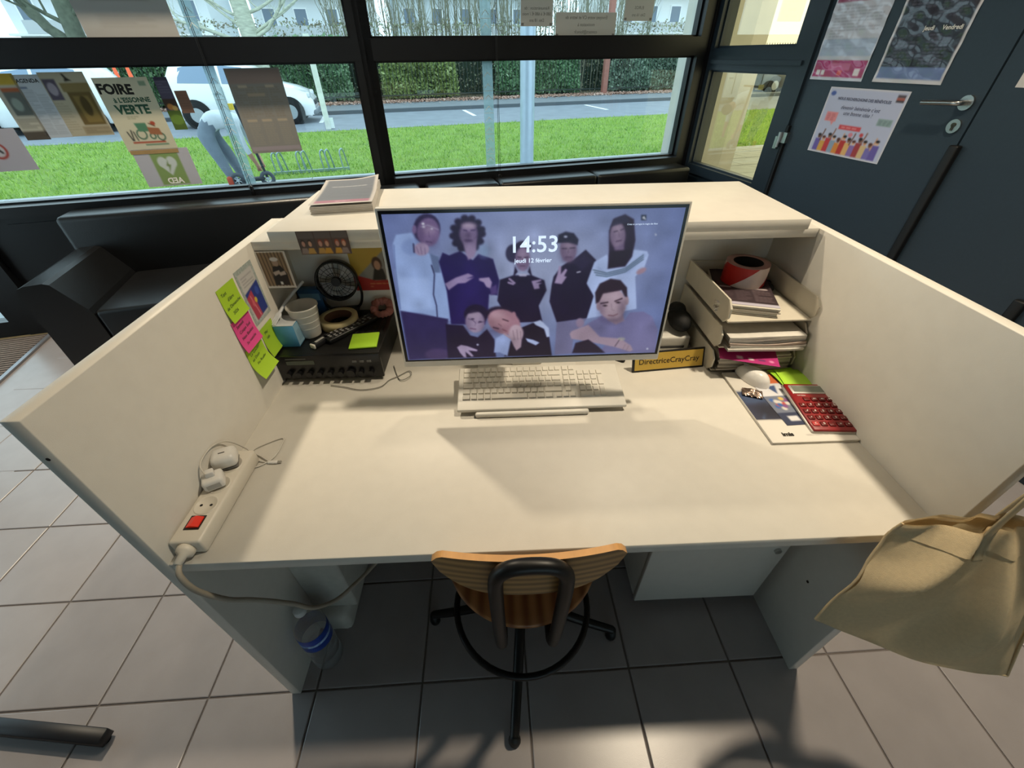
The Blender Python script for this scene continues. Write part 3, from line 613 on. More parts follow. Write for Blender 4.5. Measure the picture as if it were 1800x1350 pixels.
c = wsheet('event_flyer', 'yellow-topped flyer with small photo, leftmost on the glass', -4.292, -4.182, 1.118, 1.414, 'bdb7a8', (26, 60)); c.rect(0, 0, 1, .16, 'c7a73c'); c.rect(.2, .22, .92, .62, '6c6f6a'); c.rect(.2, .2, .92, .26, 'b3653f'); c.blob((.5, .45), .2, .1, '9aa39a'); c.lines_of_text(.1, .9, .66, .82, 5, '7a7468'); c.rect(0, .86, 1, 1, '5a4f45'); place(c)
c = wsheet('agenda_sheet', 'AGENDA programme sheet with columns of small print', -4.194, -4.074, 1.124, 1.408, 'c3c6cc', (36, 76)); c.lines_of_text(.12, .48, .22, .95, 22, '8b8e94', .7, .8); c.lines_of_text(.54, .92, .26, .95, 20, '8f9298', .7, .8); c.rect(.08, .18, .35, .21, '6d7791')
o = place(c); text('AGENDA', .024, INK, o, Tr(0, .115, .0006), bold=1)
c = wsheet('concert_poster', 'brown poster with bird silhouette, beside the agenda sheet', -4.076, -3.872, 1.126, 1.416, 'bdb29b', (52, 74)); c.rect(.02, .1, .30, .42, '5c5261'); c.blob((.16, .25), .1, .1, 'a59aa6'); c.lines_of_text(.03, .3, .45, .95, 12, '968a76', .8)
c.rect(.36, .16, .98, .30, '8d7a4e'); c.rect(.42, .3, .95, .82, '6e5a2f'); c.poly([(.5, .36), (.85, .36), (.9, .78), (.55, .78)], '8a7440'); c.blob((.7, .52), .1, .16, '55441f'); c.rect(.34, .84, .98, .98, 'a8977a'); c.poly([(.5, .03), (.54, .02), (.58, .08), (.66, .13), (.5, .14), (.53, .09)], '3b342a'); c.lines_of_text(.4, .94, .86, .96, 3, '7d6f57'); place(c)
c = wsheet('fair_poster', 'cream FOIRE poster with a green tractor cyclist drawing', -3.848, -3.588, 1.036, 1.388, 'd6cdb4', (80, 108))
g = '3c6b55'; r_ = 'b5523a'
for cx, cy, rr in ((.42, .76, .09), (.78, .80, .07), (.62, .79, .05)): c.line([(cx+rr*math.cos(a), cy+rr*.74*math.sin(a)) for a in [i*.45 for i in range(15)]], 2.0, g)
c.poly([(.36, .60), (.58, .60), (.60, .72), (.40, .72)], '5a8a6c'); c.poly([(.58, .66), (.8, .68), (.82, .78), (.58, .76)], 'a86d4c'); c.blob((.72, .61), .05, .03, r_); c.line([(.64, .61), (.74, .65)], 1.6, '6f4a35')
c.rect(.18, .86, .82, .885, r_); c.rect(.4, .90, .86, .92, '6c8f74'); c.line([(.16, .72), (.2, .84)], 2, '3a3a36'); c.line([(.24, .70), (.22, .84)], 2, '3a3a36'); c.line([(.28, .72), (.30, .84)], 2, '55584f'); c.rect(.8, .05, .93, .11, '8a9c84'); c.lines_of_text(.3, .7, .5, .55, 2, '8d8a66', .9)
o = place(c)
text('FOIRE', .062, INK, o, Tr(-.045, .122, .0006) @ Rz(-.03), bold=2.2); text("à L'ESSONNE", .031, INKGR, o, Tr(.012, .073, .0006), bold=1.8); text('VERTE', .058, INKGR, o, Tr(-.005, .028, .0006), bold=2.2)
B().box(-.125, .125, -.192, -.172, -.002, .001).build('bottom_strip', M('tape_brown', '9c8157', .6), o)
c = wsheet('defibrillator_sign', 'AED sign with green heart square, below the fair poster', -3.836, -3.541, .842, 1.045, 'c4bfc6', (70, 50)); c.rect(.28, .06, .78, .97, '8fa566'); c.blob((.45, .36), .09, .15, 'd3d6d2'); c.blob((.61, .36), .09, .15, 'd3d6d2'); c.poly([(.37, .42), (.69, .42), (.53, .72)], 'd3d6d2'); c.poly([(.55, .3), (.49, .46), (.53, .47), (.5, .64), (.58, .43), (.54, .42)], '7f9358')
o = place(c); text('AED', .045, INKW, o, Tr(.01, -.075, .0006) @ MIR, bold=1.5)
c = wsheet('landscape_flyer', 'narrow flyer with a dark sky over a green field', -3.560, -3.493, 1.135, 1.386, '5a5468', (24, 80)); c.rect(0, .0, 1, .06, '443d52'); c.rect(0, .4, 1, .56, '4d3b33'); c.blob((.4, .55), .25, .06, 'c98a4a'); c.blob((.7, .58), .2, .05, 'd8b06a'); c.rect(0, .62, 1, 1, '59702f'); c.blob((.5, .8), .5, .1, '6f8c3a'); c.lines_of_text(.1, .9, .06, .3, 5, '8d88a0', .8, .6); place(c)
c = wsheet('small_leaflet', 'small brown leaflet beside the landscape flyer', -3.484, -3.422, 1.215, 1.322, '8f6d5c', (20, 34)); c.lines_of_text(.15, .85, .15, .85, 6, '6f5245', .8, .6); place(c)
c = wsheet('schedule_poster', 'large brown-backed schedule poster in front of the white car', -3.194, -2.902, .99, 1.418, '948f89', (80, 112)); c.rect(.02, .02, .98, .17, '9a8680')
for x in (.15, .36, .58, .8): c.lines_of_text(x-.09, x+.09, .2, .56, 13, '857462', .9, .7)
for x in (.22, .5, .8): c.rect(x-.11, .58, x+.08, .61, 'b8a894'); c.lines_of_text(x-.1, x+.1, .63, .9, 11, 'b5a690', .9, .55)
for x in (.25, .75): c.rect(x-.1, .185, x+.06, .215, 'b9aa98')
c.rect(.28, .28, .6, .31, 'b09d8a'); c.rect(.02, .92, .98, .97, 'a89ba0'); place(c)
c = wsheet('prohibition_sign', 'white sheet with a red circle sign at the lower left', -4.52, -4.322, .974, 1.178, 'bcb4bb', (50, 50)); c.blob((.33, .5), .22, .21, 'a8463c'); c.blob((.33, .5), .16, .155, 'c9c2c6'); c.line([(.25, .55), (.33, .45), (.41, .55)], 3, '44403f'); place(c)
for nm, lab, x0, x1, z0, z1, rows in (('job_notice', 'white job notice with pay lines, left of three in the right pane', -1.429, -1.216, 1.60, 1.90, [('Rémunération : de', .03, .025), ('580 € à 680 € / mois', -.0, .0), ('Dès 18 ans', -.0, -.0)]), ('euros_notice', 'white notice reading EUROS at the upper right pane', -.716, -.506, 1.627, 1.92, []), ('contact_notice', 'grey landscape notice asking for a CV, resting on the bar', -1.194, -.77, 1.547, 1.668, [])):
    c = wsheet(nm, lab, x0, x1, z0, z1, 'c9c4bd', (44, 44)); o = place(c); h = (z1-z0)/2
    if nm == 'job_notice': L_ = [('Rémunération : de', -h+.085), ('580 € à 680 € / mois', -h+.058), ('Dès 18 ans', -h+.028)]
    elif nm == 'euros_notice': L_ = [('EUROS', -h+.065), ('Dès 16 ans', -h+.03)]
    else: L_ = [('Envoyez votre CV et lettre de', .035), ('motivation à', .0), ('contact@foire.fr', -.036)]
    for s_, yy in L_: text(s_, .022 if nm != 'contact_notice' else .024, INKG, o, Tr(0, yy, .0006) @ MIR)
    for sx in (-1, 1):
        B().box(-.008, .008, -.006, .006, 0, .001, T=Tr(sx*((x1-x0)/2-.012), -h+.01, .0004)).build('tape_corner', M('tape_dark', '7a7a7a', .4), o)
# chevron strips and blind cords
STR = bpy.data.materials.new('frosted_strip'); STR.use_nodes = True; nt = STR.node_tree; pb = nt.nodes['Principled BSDF']; pb.inputs['Base Color'].default_value = lin('a9bdc0')+(1,); tr = nt.nodes.new('ShaderNodeBsdfTransparent'); tl_ = nt.nodes.new('ShaderNodeBsdfTranslucent'); tl_.inputs[0].default_value = lin('9fb4b8')+(1,); mx = nt.nodes.new('ShaderNodeMixShader'); mx.inputs[0].default_value = .5; nt.links.new(tr.outputs[0], mx.inputs[1]); nt.links.new(tl_.outputs[0], mx.inputs[2]); nt.links.new(mx.outputs[0], nt.nodes['Material Output'].inputs[0])
for x0, x1, lab in ((-3.294, -3.236, 'frosted strip with chevrons on the glass behind the schedule poster'), (-1.688, -1.620, 'frosted strip with chevrons on the glass left of the outside column')):
    t = thing('chevron_strip', lab, 'sticker', T=ROOM @ Tr((x0+x1)/2, .0185, 0), group='chevron strips'); hw = (x1-x0)/2
    for z0, z1 in ((.82, 1.43), (1.556, 2.43)):
        B().box(-hw, hw, -.0006, .0006, z0, z1).build('strip', STR, t); z = z0+.05; k = 0; b = B()
        while z < z1-.03:
            for s in (-1, 1): b.add([(s*hw*.7, -.001, z-.018), (s*hw*.7, -.001, z-.014), (0, -.001, z+.010), (0, -.001, z+.006)], [(0, 1, 2, 3)] if s > 0 else [(3, 2, 1, 0)])
            if k % 2: b.box(-hw*.9, hw*.9, -.0012, -.0008, z-.032, z-.030)
            z += .062; k += 1
        stuff(b.build('chevrons', M('chevron_white', 'e3ebea', .6), t))
for x, z, lab in ((-3.255, .79, 'blind cord with black toggle in front of the left window'), (-1.622, .745, 'blind cord with black toggle in front of the right window')):
    t = thing('blind_cord', lab, 'cord', T=ROOM @ Tr(x, -.085, z), group='blind cords')
    B().tube([(0, 0, .03), (.004, .0, .7), (.0, 0, 1.72)], .0016, 5).build('cord', BLK, t); B().tube([(.010, 0, .03), (.012, .0, .7), (.008, 0, 1.72)], .0016, 5).build('cord', BLK, t); B().rbox(-.006, .016, -.008, .008, -.025, .04, .005).build('toggle', M('toggle_black', '101114', .25), t)
# unseen roller blinds, added part-drawn to cut daylight from the upper panes
for x0, x1, lab in ((-4.72, -2.47, 'unseen grey roller blind added to cut daylight from the left window'), (-2.36, -.14, 'unseen grey roller blind added to cut daylight from the right window')):
    t = thing('added_roller_blind', lab, 'blind', T=ROOM @ Tr((x0+x1)/2, -.085, 2.46), group='added roller blinds'); hw = (x1-x0)/2
    B().cyl((-hw, 0, 0), (hw, 0, 0), .026, n=16).build('roller_tube', M('blind_tube', '3c4045', .5), t)
    B().box(-hw+.01, hw-.01, .022, .024, -.58, .0).build('blind_cloth', M('blind_cloth', '5d6166', .9), t); B().rbox(-hw+.01, hw-.01, .015, .031, -.60, -.575, .004).build('bottom_bar', M('blind_tube', ''), t)
# ------------------------------------------------------------------ posters on the door
def dpos(y0, y1, z0, z1): return ROOM @ frame((-.0312, (y0+y1)/2, (z0+z1)/2), (0, -1, 0), (0, 0, 1), (-1, 0, 0))
wav = lambda k: (lambda X, Y: .0016+.0012*np.sin(X*70+k)*np.cos(Y*45+k*2)+.0008*np.sin(X*31+Y*90))
c = Canvas(.314, .425, 'c6c9d6', 96, 130); c.rect(.02, .0, .98, .26, '9a4a6a'); c.blob((.5, .12), .4, .1, 'b97a94'); c.lines_of_text(.08, .92, .28, .7, 15, '8b8f9e', 1.2, .6); c.rect(.02, .6, .98, .76, '9fb2cf', .7); c.rect(.02, .80, .98, .97, 'a8286a'); c.rect(.08, .9, .16, .95, 'e7dfe6'); c.rect(.18, .9, .25, .95, 'e7dfe6'); c.rect(.5, .9, .58, .95, 'd0524c'); c.rect(.8, .88, .9, .95, 'e7dfe6'); c.rect(.3, .83, .7, .9, 'c65f92')
tag(c.sheet('programme_poster', GLOSS, T=dpos(-.97, -1.284, 1.335, 1.76), curl=wav(1)), 'laminated programme poster with magenta bottom band on the door', 'poster', 'laminated posters on the door')
c = Canvas(.318, .425, '2b2930', 96, 130); c.rect(0, 0, 1, 1, 'c9c7cc'); c.rect(.035, 0, .965, .90, '262430'); c.rect(.035, .86, .965, .965, '6878a5')
for x in (.28, .7):
    c.lines_of_text(x-.17, x+.17, .04, .46, 16, '6d6a78', 1, .7); c.lines_of_text(x-.15, x+.15, .58, .84, 9, '77748a', 1, .7)
o = c.sheet('dark_poster', GLOSS, T=dpos(-1.343, -1.661, 1.337, 1.762), curl=wav(3)); tag(o, 'laminated dark poster with two columns of names on the door', 'poster', 'laminated posters on the door')
text('Jeudi', .022, INKW, o, Tr(-.0, -.018, .0045), bold=1); text('Vendredi', .022, INKW, o, Tr(.095, -.018, .0045), bold=1)
c = Canvas(.428, .300, 'c3c6dc', 130, 92); c.rect(0, 0, 1, 1, 'd0d0da'); c.rect(.02, .025, .98, .975, 'bcc2dc')
c.blob((.07, .09), .035, .035, '4e63a8'); c.rect(.88, .05, .97, .09, '574b52'); c.rect(.88, .09, .97, .12, 'a85a4c'); c.rect(.88, .12, .97, .15, '4b4248')
c.rect(.08, .36, .24, .50, 'df8f93'); c.poly([(.17, .5), (.22, .5), (.2, .56)], 'df8f93'); c.rect(.78, .38, .95, .48, '8fa6a8'); c.rect(.32, .53, .62, .60, 'd24b52'); c.lines_of_text(.1, .22, .38, .49, 4, 'b05a62', 1); c.lines_of_text(.8, .93, .4, .47, 3, '66797c', 1); c.lines_of_text(.36, .58, .55, .58, 1, 'f0c9c9', 1.2)
pc = ['6a5ba8', 'd4a24c', 'c23b3f', '8ea2b8', 'd98a3a', 'b8342f', 'e0b070', '8c6fb0', 'a33c40', 'd6b98a', '7a6fb5']
for i in range(12):
    x = .1+.072*i; y = .74+.03*math.sin(i*2.1); c.poly([(x-.045, .97), (x-.04, y+.04), (x+.04, y+.04), (x+.045, .97)], pc[i % 11]); c.blob((x, y), .022, .035, ['6b4030', 'd8a07a', '8c5a40', 'e2b493'][i % 4]); c.blob((x, y-.02), .025, .022, ['2b1f1e', '5b2f24', '1f1b22'][i % 3])
    if i % 2 == 0: c.line([(x+.02, y+.06), (x+.045, y-.06), (x+.05, y-.11)], 2.0, ['6b4030', 'd8a07a', '8c5a40'][i % 3])
c.blob((.52, .66), .03, .035, 'd98a9a'); c.blob((.66, .64), .025, .03, 'c8484c')
o = c.sheet('volunteer_poster', PRINT, T=dpos(-1.126, -1.556, 1.007, 1.309), curl=lambda X, Y: .001+.0008*np.sin(X*20)); tag(o, 'pale volunteer recruitment poster with a cheering crowd below the laminated posters', 'poster')
text('NOUS RECHERCHONS DES BÉNÉVOLES', .0165, M('print_slate', '5a5f78', .7), o, Tr(.0, .103, .003), bold=1); text("devenir bénévole c'est", .024, M('print_slate', ''), o, Tr(0, .066, .003), shear=.2); text('une bonne idée !', .024, M('print_slate', ''), o, Tr(0, .042, .003), shear=.2)
tag(Canvas(.21, .297, 'cfccc9', 12, 16).sheet('door_sheet', PRINT, T=ROOM @ frame((-.0312, -2.035, 1.49), (0, -1, 0), (0, 0, 1), (-1, 0, 0))), 'white sheet taped high on the second door leaf', 'poster')
# ------------------------------------------------------------------ sofas and mat
LEA = M('black_leather', '0f1012', .36, noise=.1, scale=14, bump=.12, bscale=260, spec=.5)
t = thing('sofa', 'black leather sofa with a sloped arm under the left window', 'sofa', T=ROOM @ Tr(-3.23, -.09, 0), group='black leather sofas')
B().rbox(-1.03, 1.03, -.17, .03, .06, .772, .03, 3).build('backrest', LEA, t)
B().rbox(-.79, 1.03, -.72, -.165, .05, .435, .022, 3).build('seat', LEA, t)
ar = [(-1.035, .03), (-1.035, .565), (-1.02, .592), (-.99, .603), (-.91, .607), (-.885, .598), (-.80, .45), (-.79, .42), (-.79, .03)]
B().add([(x, y, z) for y in (-.72, -.10) for x, z in ar], [tuple(range(9)), tuple(range(17, 8, -1))]+[(i, 9+i, 9+(i+1) % 9, (i+1) % 9) for i in range(9)]).build('armrest', LEA, t)
for x in (-.95, .95):
    for y in (-.66, -.06): B().cyl((x, y, 0), (x, y, .06), .02, n=10).build('foot', BLK, t)
t = thing('sofa', 'black leather sofa without arms in the corner by the door', 'sofa', T=ROOM @ Tr(-1.16, -.09, 0), group='black leather sofas')
for x0, x1 in ((-1.0, -.50), (-.495, .24), (.245, 1.03)): B().rbox(x0, x1, -.17, .03, .06, .765, .024, 3).build('back_cushion', LEA, t)
B().rbox(-1.0, 1.03, -.72, -.165, .05, .43, .022, 3).build('seat', LEA, t)
for x in (-.92, .95):
    for y in (-.66, -.06): B().cyl((x, y, 0), (x, y, .06), .02, n=10).build('foot', BLK, t)
t = thing('entrance_mat', 'ribbed brown entrance mat in front of the glass door', 'mat', T=ROOM @ Tr(-5.5, -.48, 0))
B().box(-.72, .70, -.42, .43, -.003, .004).build('mat_base', M('mat_base', '2b2521', .95), t)
b = B()
for i in range(30): b.box(-.70, .68, -.40+i*.028, -.40+i*.028+.016, .004, .010)
stuff(b.build('ribs', M('mat_rib', '7d6e64', .9, noise=.15, scale=60), t)); B().box(.685, .71, -.42, .43, .0, .011).build('edge_trim', M('mat_trim', '8f9096', .4, .5), t); B().box(-.72, .70, .415, .44, .0, .011).build('edge_trim', M('brass_trim', '8c7a58', .5, .4), t)
# ------------------------------------------------------------------ reception desk
LAM = M('white_laminate', 'd6d2c9', .42, noise=.02, scale=30, bump=.05, bscale=700, spec=.22)
EDGE = M('laminate_edge', 'cfcac0', .45, noise=.02)
def wp(b, name, mat, t, **k):
    o = b.build(name, mat, t, **k); o.matrix_local = Matrix.Translation(-t.location) @ o.matrix_local; return o
WX = 1.456
desk = thing('reception_desk', 'white laminate reception desk with tall side panels and raised counter', 'desk', (WX/2, .5, 0))
for x0, x1 in ((-.027, 0), (WX, WX+.027)): wp(B().rbox(x0, x1, 0, .843, 0, 1.102, .0015, 1), 'side_panel', LAM, desk)
wp(B().rbox(0, WX, 0, .815, .714, .740, .0015, 1), 'worktop', LAM, desk)
wp(B().rbox(.053, 1.419, .641, 1.038, 1.102, 1.129, .0015, 1), 'counter_top', LAM, desk)
wp(B().rbox(0.0, WX, .650, .815, 1.079, 1.102, .001, 1), 'counter_support', LAM, desk)
wp(B().box(0, WX, .815, .843, 0.0, 1.102), 'back_panel', LAM, desk)
for x, y, z in ((-.0135, -.0004, 1.03),): wp(B().cyl((x, 0.0005, z), (x, y-.0002, z), .003, n=10), 'screw_hole', M('hole_dark', '2a2623', .9), desk)
for y, z in ((.12, .30), ): wp(B().cyl((WX, y, z), (WX-.0015, y, z), .004, n=10), 'dowel_hole', M('hole_dark', ''), desk)
# drawer pedestal
ped = thing('drawer_pedestal', 'white drawer pedestal on castors under the right side of the desk', 'cabinet', (1.23, .41, 0))
wp(B().rbox(1.03, 1.43, .215, .62, .055, .70, .002, 1), 'body', LAM, ped)
fr_ = wp(B().rbox(1.03, 1.43, .197, .214, .05, .698, .002, 1), 'front_panel', LAM, ped)
lk2 = B().cyl((1.398, .197, .335), (1.398, .190, .335), .010, n=16); wp(lk2, 'lock', STEEL, ped)
for x in (1.07, 1.25, 1.39):
    for y in (.25, .58): wp(B().cyl((x-.009, y, .024), (x+.009, y, .024), .024, n=14).box(x-.006, x+.006, y-.01, y+.01, .03, .056), 'castor', BLK, ped)
# white column box under the left side
cb = thing('white_box', 'white upright box standing under the left side of the desk', 'box', (.075, .33, 0)); WB = M('painted_board', 'bdbbb2', .6)
wp(B().rbox(.002, .140, .20, .46, .10, .705, .006), 'body', WB, cb); wp(B().rbox(.002, .112, .165, .44, 0, .098, .02), 'foot', WB, cb)
# ------------------------------------------------------------------ all-in-one computer
mon = thing('desktop_monitor', 'white all-in-one computer showing a group photo lock screen', 'monitor', (.694, .46, .74)); mon_t = Matrix.Translation(-mon.location)
tilt = math.atan2(.021, .36); sc0 = Vector((.694, .403, .877)); UPV = Vector((0, math.sin(tilt), math.cos(tilt))); NV = Vector((0, -math.cos(tilt), math.sin(tilt)))
MF = mon_t @ frame(sc0+UPV*.1805, (1, 0, 0), UPV, NV)
WPL = M('white_plastic', 'd9d6ce', .4, noise=.02); hw, hh = .307, .1805
B().rbox(-hw, hw, -hh, hh, -.014, .0, .003, 2).build('housing', WPL, mon, T=MF)
b = B().rbox(-.22, .22, -.13, .13, -.04, -.012, .012); b.build('rear_cover', WPL, mon, T=MF)
B().box(-hw+.0055, hw-.0055, -hh+.0165, hh-.0055, -.001, .0006).build('bezel', M('bezel_black', '0c0c10', .2), mon, T=MF)
cs = Canvas(2*hw-.024, .3285, '7f90bd', 520, 290, homog([(68, 124), (1733, 66), (1560, 862), (225, 918)]))
# wall behind the group: soft flash falloff of the displayed picture
g = np.exp(-(((cs.X-.52)/.42)**2+((cs.Y-.38)/.5)**2)); cs.a = np.stack([.37+.20*g, .43+.18*g, .63+.11*g], -1)
cs.poly([(150,235),(235,222),(275,300),(330,335),(385,350),(425,520),(462,700),(425,702),(378,682),(300,662),(180,652),(150,430),(133,285)], '8fa6d6', 1.2)
cs.poly([(150,430),(175,470),(330,470),(360,640),(180,650)], '9db4e2', 4, .8); cs.poly([(385,352),(335,335),(360,440),(395,440)], '5c6c92', 1.5); cs.line([(345,400),(362,450),(358,560),(375,620),(380,680)], 2.2, '26264a'); cs.line([(140,290),(150,420),(180,640)], 1.5, '4a5a8c', .7); cs.blob((240,300), 60, 45, '7d93c6', 3, .8)
cs.poly([(180,650),(440,692),(432,760),(470,900),(230,917)], '2c2452', 1.5); cs.blob((385,885), 70, 32, '4a3a66', 4, .8)
cs.blob((318,200), 74, 84, '2c2448', 1.5); cs.blob((326,218), 62, 78, '6d5a84', 2); cs.blob((335,235), 40, 52, '7c6890', 6, .8); cs.blob((250,205), 12, 24, '6d5a84', 1)
cs.line([(285,190),(325,180),(382,205)], 1.2, 'a9a6c4', .8); cs.blob((297,173), 8, 6, 'e6ecf6', 1); cs.blob((300,190), 7, 5, 'dfe6f4', 1); cs.blob((345,200), 6, 4, 'c9cfe4', 1); cs.line([(315,270),(345,275)], 2, '4a3a60'); cs.line([(328,215),(333,245)], 1.5, '5a4872')
cs.blob((290,312), 42, 36, '9d8cab', 1.5); cs.line([(262,300),(275,335)], 1.2, '6d5d84'); cs.line([(285,300),(292,340)], 1.2, '6d5d84'); cs.line([(308,305),(312,340)], 1.2, '6d5d84'); cs.line([(246,285),(250,330)], 3, '3a3a60')
cs.poly([(405,330),(440,345),(500,320),(535,345),(570,370),(600,335),(680,362),(715,480),(705,560),(660,555),(655,640),(640,720),(455,720),(430,540),(385,380)], '20154e', 1.2); cs.poly([(540,400),(620,400),(640,690),(470,690)], '2a1c62', 12, .6)
cs.blob((540,230), 82, 92, '1f1836', 2.5); [cs.blob((540+80*math.cos(a), 225+88*math.sin(a)), 20, 18, '1f1836', 2) for a in [i*.5 for i in range(13)]]
cs.poly([(508,250),(590,250),(588,320),(575,355),(545,368),(530,330)], '8d7da0', 2); cs.blob((545,225), 48, 58, '7d6c92', 3); cs.blob((548,180), 40, 14, '97879f', 4, .8); cs.blob((545,232), 14, 16, '5c4a70', 3); cs.line([(518,205),(535,208)], 2.5, '453560'); cs.line([(560,206),(580,203)], 2.5, '453560'); cs.blob((545,262), 22, 8, '4a3860', 2)
cs.poly([(420,500),(480,465),(545,442),(575,455),(540,470),(575,465),(530,495),(490,498),(440,535)], '8d7da6', 1.2); cs.poly([(605,468),(660,462),(675,490),(668,525),(645,515),(630,490),(605,480)], '9a8ab0', 1.2); cs.poly([(665,520),(700,500),(705,550),(670,560)], '4a3a72', 2)
cs.blob((630,320), 28, 36, '7fa0c8', 6, .5)
cs.poly([(718,475),(790,450),(890,448),(960,475),(972,530),(930,615),(950,700),(780,710),(705,590)], '1b1230', 1.2); cs.blob((788,330), 40, 50, '2a2644', 1.5); cs.blob((845,290), 45, 30, '241c38', 1.5)
cs.blob((842,360), 40, 66, '7c6a8a', 2); cs.poly([(800,400),(815,430),(790,460)], '1b1230', 1); cs.poly([(880,400),(895,460),(870,430)], '1b1230', 1); cs.line([(815,350),(833,352)], 2.2, '32263f'); cs.line([(852,352),(870,350)], 2.2, '32263f'); cs.line([(830,398),(852,398)], 2.2, '55405c'); cs.line([(842,360),(844,380)], 1.5, '665570'); cs.poly([(815,442),(870,442),(860,455),(825,455)], 'a9aac8', 1)
cs.line([(770,470),(798,492)], 4, '8f80a4'); cs.line([(765,490),(790,498)], 4, '8f80a4'); cs.poly([(890,480),(940,470),(945,478),(915,490),(948,490),(930,500),(935,520),(905,525)], '8f80a4', 1)
cs.poly([(1010,455),(1050,400),(1090,372),(1120,360),(1185,305),(1242,362),(1218,470),(1228,560),(1196,680),(1110,692),(1028,704),(988,590),(1000,500)], '1d1430', 1.2); cs.poly([(1115,375),(1180,320),(1225,365),(1160,420)], '292040', 4, .8)
cs.poly([(1028,704),(1192,680),(1120,770),(1110,872),(1016,880)], '6d6c90', 1.5); cs.blob((1155,705), 22, 26, '8b7a94', 2)
cs.blob((1090,300), 46, 74, '7d6b88', 2); cs.poly([(1030,270),(1035,225),(1075,207),(1120,215),(1146,250),(1140,280),(1090,268)], '1e1a34', 1.5); cs.blob((1075,235), 10, 6, 'a8b0c8', 1); cs.line([(1058,300),(1080,300)], 2.5, '3a2c46'); cs.line([(1100,298),(1124,296)], 2.5, '3a2c46'); cs.line([(1090,300),(1090,325)], 1.5, '64536e'); cs.line([(1075,348),(1105,347)], 2.5, '54405e'); cs.blob((1090,360), 30, 20, '5c4a66', 4, .6)
cs.poly([(1015,490),(1030,445),(1040,395),(1052,398),(1050,440),(1075,410),(1085,418),(1068,450),(1082,455),(1055,495)], '9484a6', 1.2); cs.line([(1138,430),(1155,426)], 2, 'c8cde0')
cs.poly([(1232,372),(1300,330),(1330,400),(1400,385),(1440,300),(1520,310),(1528,330),(1505,400),(1455,450),(1462,625),(1390,640),(1300,660),(1190,682),(1230,560),(1190,490)], 'a6b8e2', 1.2); cs.poly([(1250,400),(1300,450),(1420,430),(1520,330),(1500,320),(1400,400),(1300,430)], '8ea0cc', 3, .8)
for k in range(3): cs.line([(1225+8*k,415+14*k),(1300,432+10*k),(1400,405+10*k),(1500,330+12*k)], 1.6, '3d5160')
cs.poly([(1312,200),(1335,135),(1400,108),(1448,135),(1456,250),(1438,340),(1400,395),(1305,408),(1312,300)], '241630', 1.5); cs.blob((1360,225), 42, 74, '86748f', 2); cs.poly([(1340,290),(1395,270),(1395,330),(1345,320)], '6f5e7e', 2); cs.poly([(1318,180),(1345,130),(1400,112),(1430,150),(1380,160)], '2a2240', 1.5); cs.line([(1340,205),(1358,200)], 2.2, '3a2c46'); cs.line([(1376,195),(1392,188)], 2.2, '3a2c46'); cs.line([(1352,258),(1378,252)], 2.5, '55405e'); cs.line([(1364,205),(1368,232)], 1.5, '6c5a76'); cs.blob((1488,418), 30, 14, '9a7f90', 2, ang=-.5); cs.poly([(1320,310),(1435,300),(1400,385),(1310,405)], '201428', 2)
cs.poly([(425,720),(520,725),(560,780),(600,790),(650,745),(690,800),(700,895),(440,905)], '1a1030', 1.5); cs.blob((590,665), 66, 55, '1e1434', 2); cs.blob((585,705), 52, 60, '9b8aa6', 2, ang=-.15); cs.poly([(530,660),(600,630),(645,660),(610,650),(560,660)], '1e1434', 2)
cs.line([(548,690),(575,698),(590,715)], 1.6, '5a4a6a'); cs.line([(600,712),(632,705)], 1.6, '5a4a6a'); cs.blob((572,690), 10, 4, '3c2f4c', 1); cs.blob((612,705), 10, 4, '3c2f4c', 1); cs.line([(560,742),(588,746)], 2.5, '6d4f70'); cs.line([(592,700),(583,728)], 1.5, '7e6c8a'); cs.blob((600,830), 6, 5, 'b8bcd8', 1)
cs.poly([(488,845),(510,832),(545,838),(600,858),(596,866),(552,862),(580,892),(568,896),(535,870),(540,900),(525,898),(505,875)], 'a393b2', 1.2)
cs.blob((715,660), 72, 40, '20152e', 2.5); cs.blob((742,705), 92, 66, '9b7484', 2, ang=.35); cs.blob((720,690), 50, 35, 'ab8592', 6, .8, ang=.35); cs.line([(685,735),(712,742)], 3, '4a3040'); cs.line([(735,690),(765,700)], 2.5, '4a3040'); cs.line([(712,715),(728,728)], 2, '7a5666'); cs.blob((795,670), 12, 22, '9b7484', 1.5); cs.line([(735,745),(755,755)], 2.5, '7a4a5c')
cs.poly([(835,735),(920,700),(985,765),(1002,884),(745,892),(770,810),(840,790)], '170f28', 1.2); cs.poly([(698,795),(740,770),(780,800),(762,890),(720,870),(688,872)], '93a4d2', 1.5); cs.poly([(900,705),(940,692),(985,735),(990,782),(974,785),(960,740),(915,720)], 'b4c2e6', 1.2); cs.poly([(860,792),(900,800),(935,815),(915,830),(870,810)], 'a9b8e0', 1)
cs.blob((808,765), 40, 46, 'b09aa8', 2); cs.poly([(775,790),(840,790),(835,840),(810,860),(795,835)], 'a58f9f', 1.5); cs.line([(790,750),(800,800)], 1.3, '7c6878'); cs.line([(812,745),(818,800)], 1.3, '7c6878'); cs.line([(832,755),(834,800)], 1.3, '7c6878'); cs.line([(745,770),(775,790)], 4, 'a58f9f')
cs.poly([(1185,715),(1280,662),(1330,705),(1395,690),(1425,645),(1500,640),(1545,665),(1578,740),(1562,862),(1260,866),(1300,810),(1115,770)], '6f6d98', 1.5); cs.poly([(1400,700),(1540,680),(1560,850),(1420,860)], '7876a2', 8, .7)
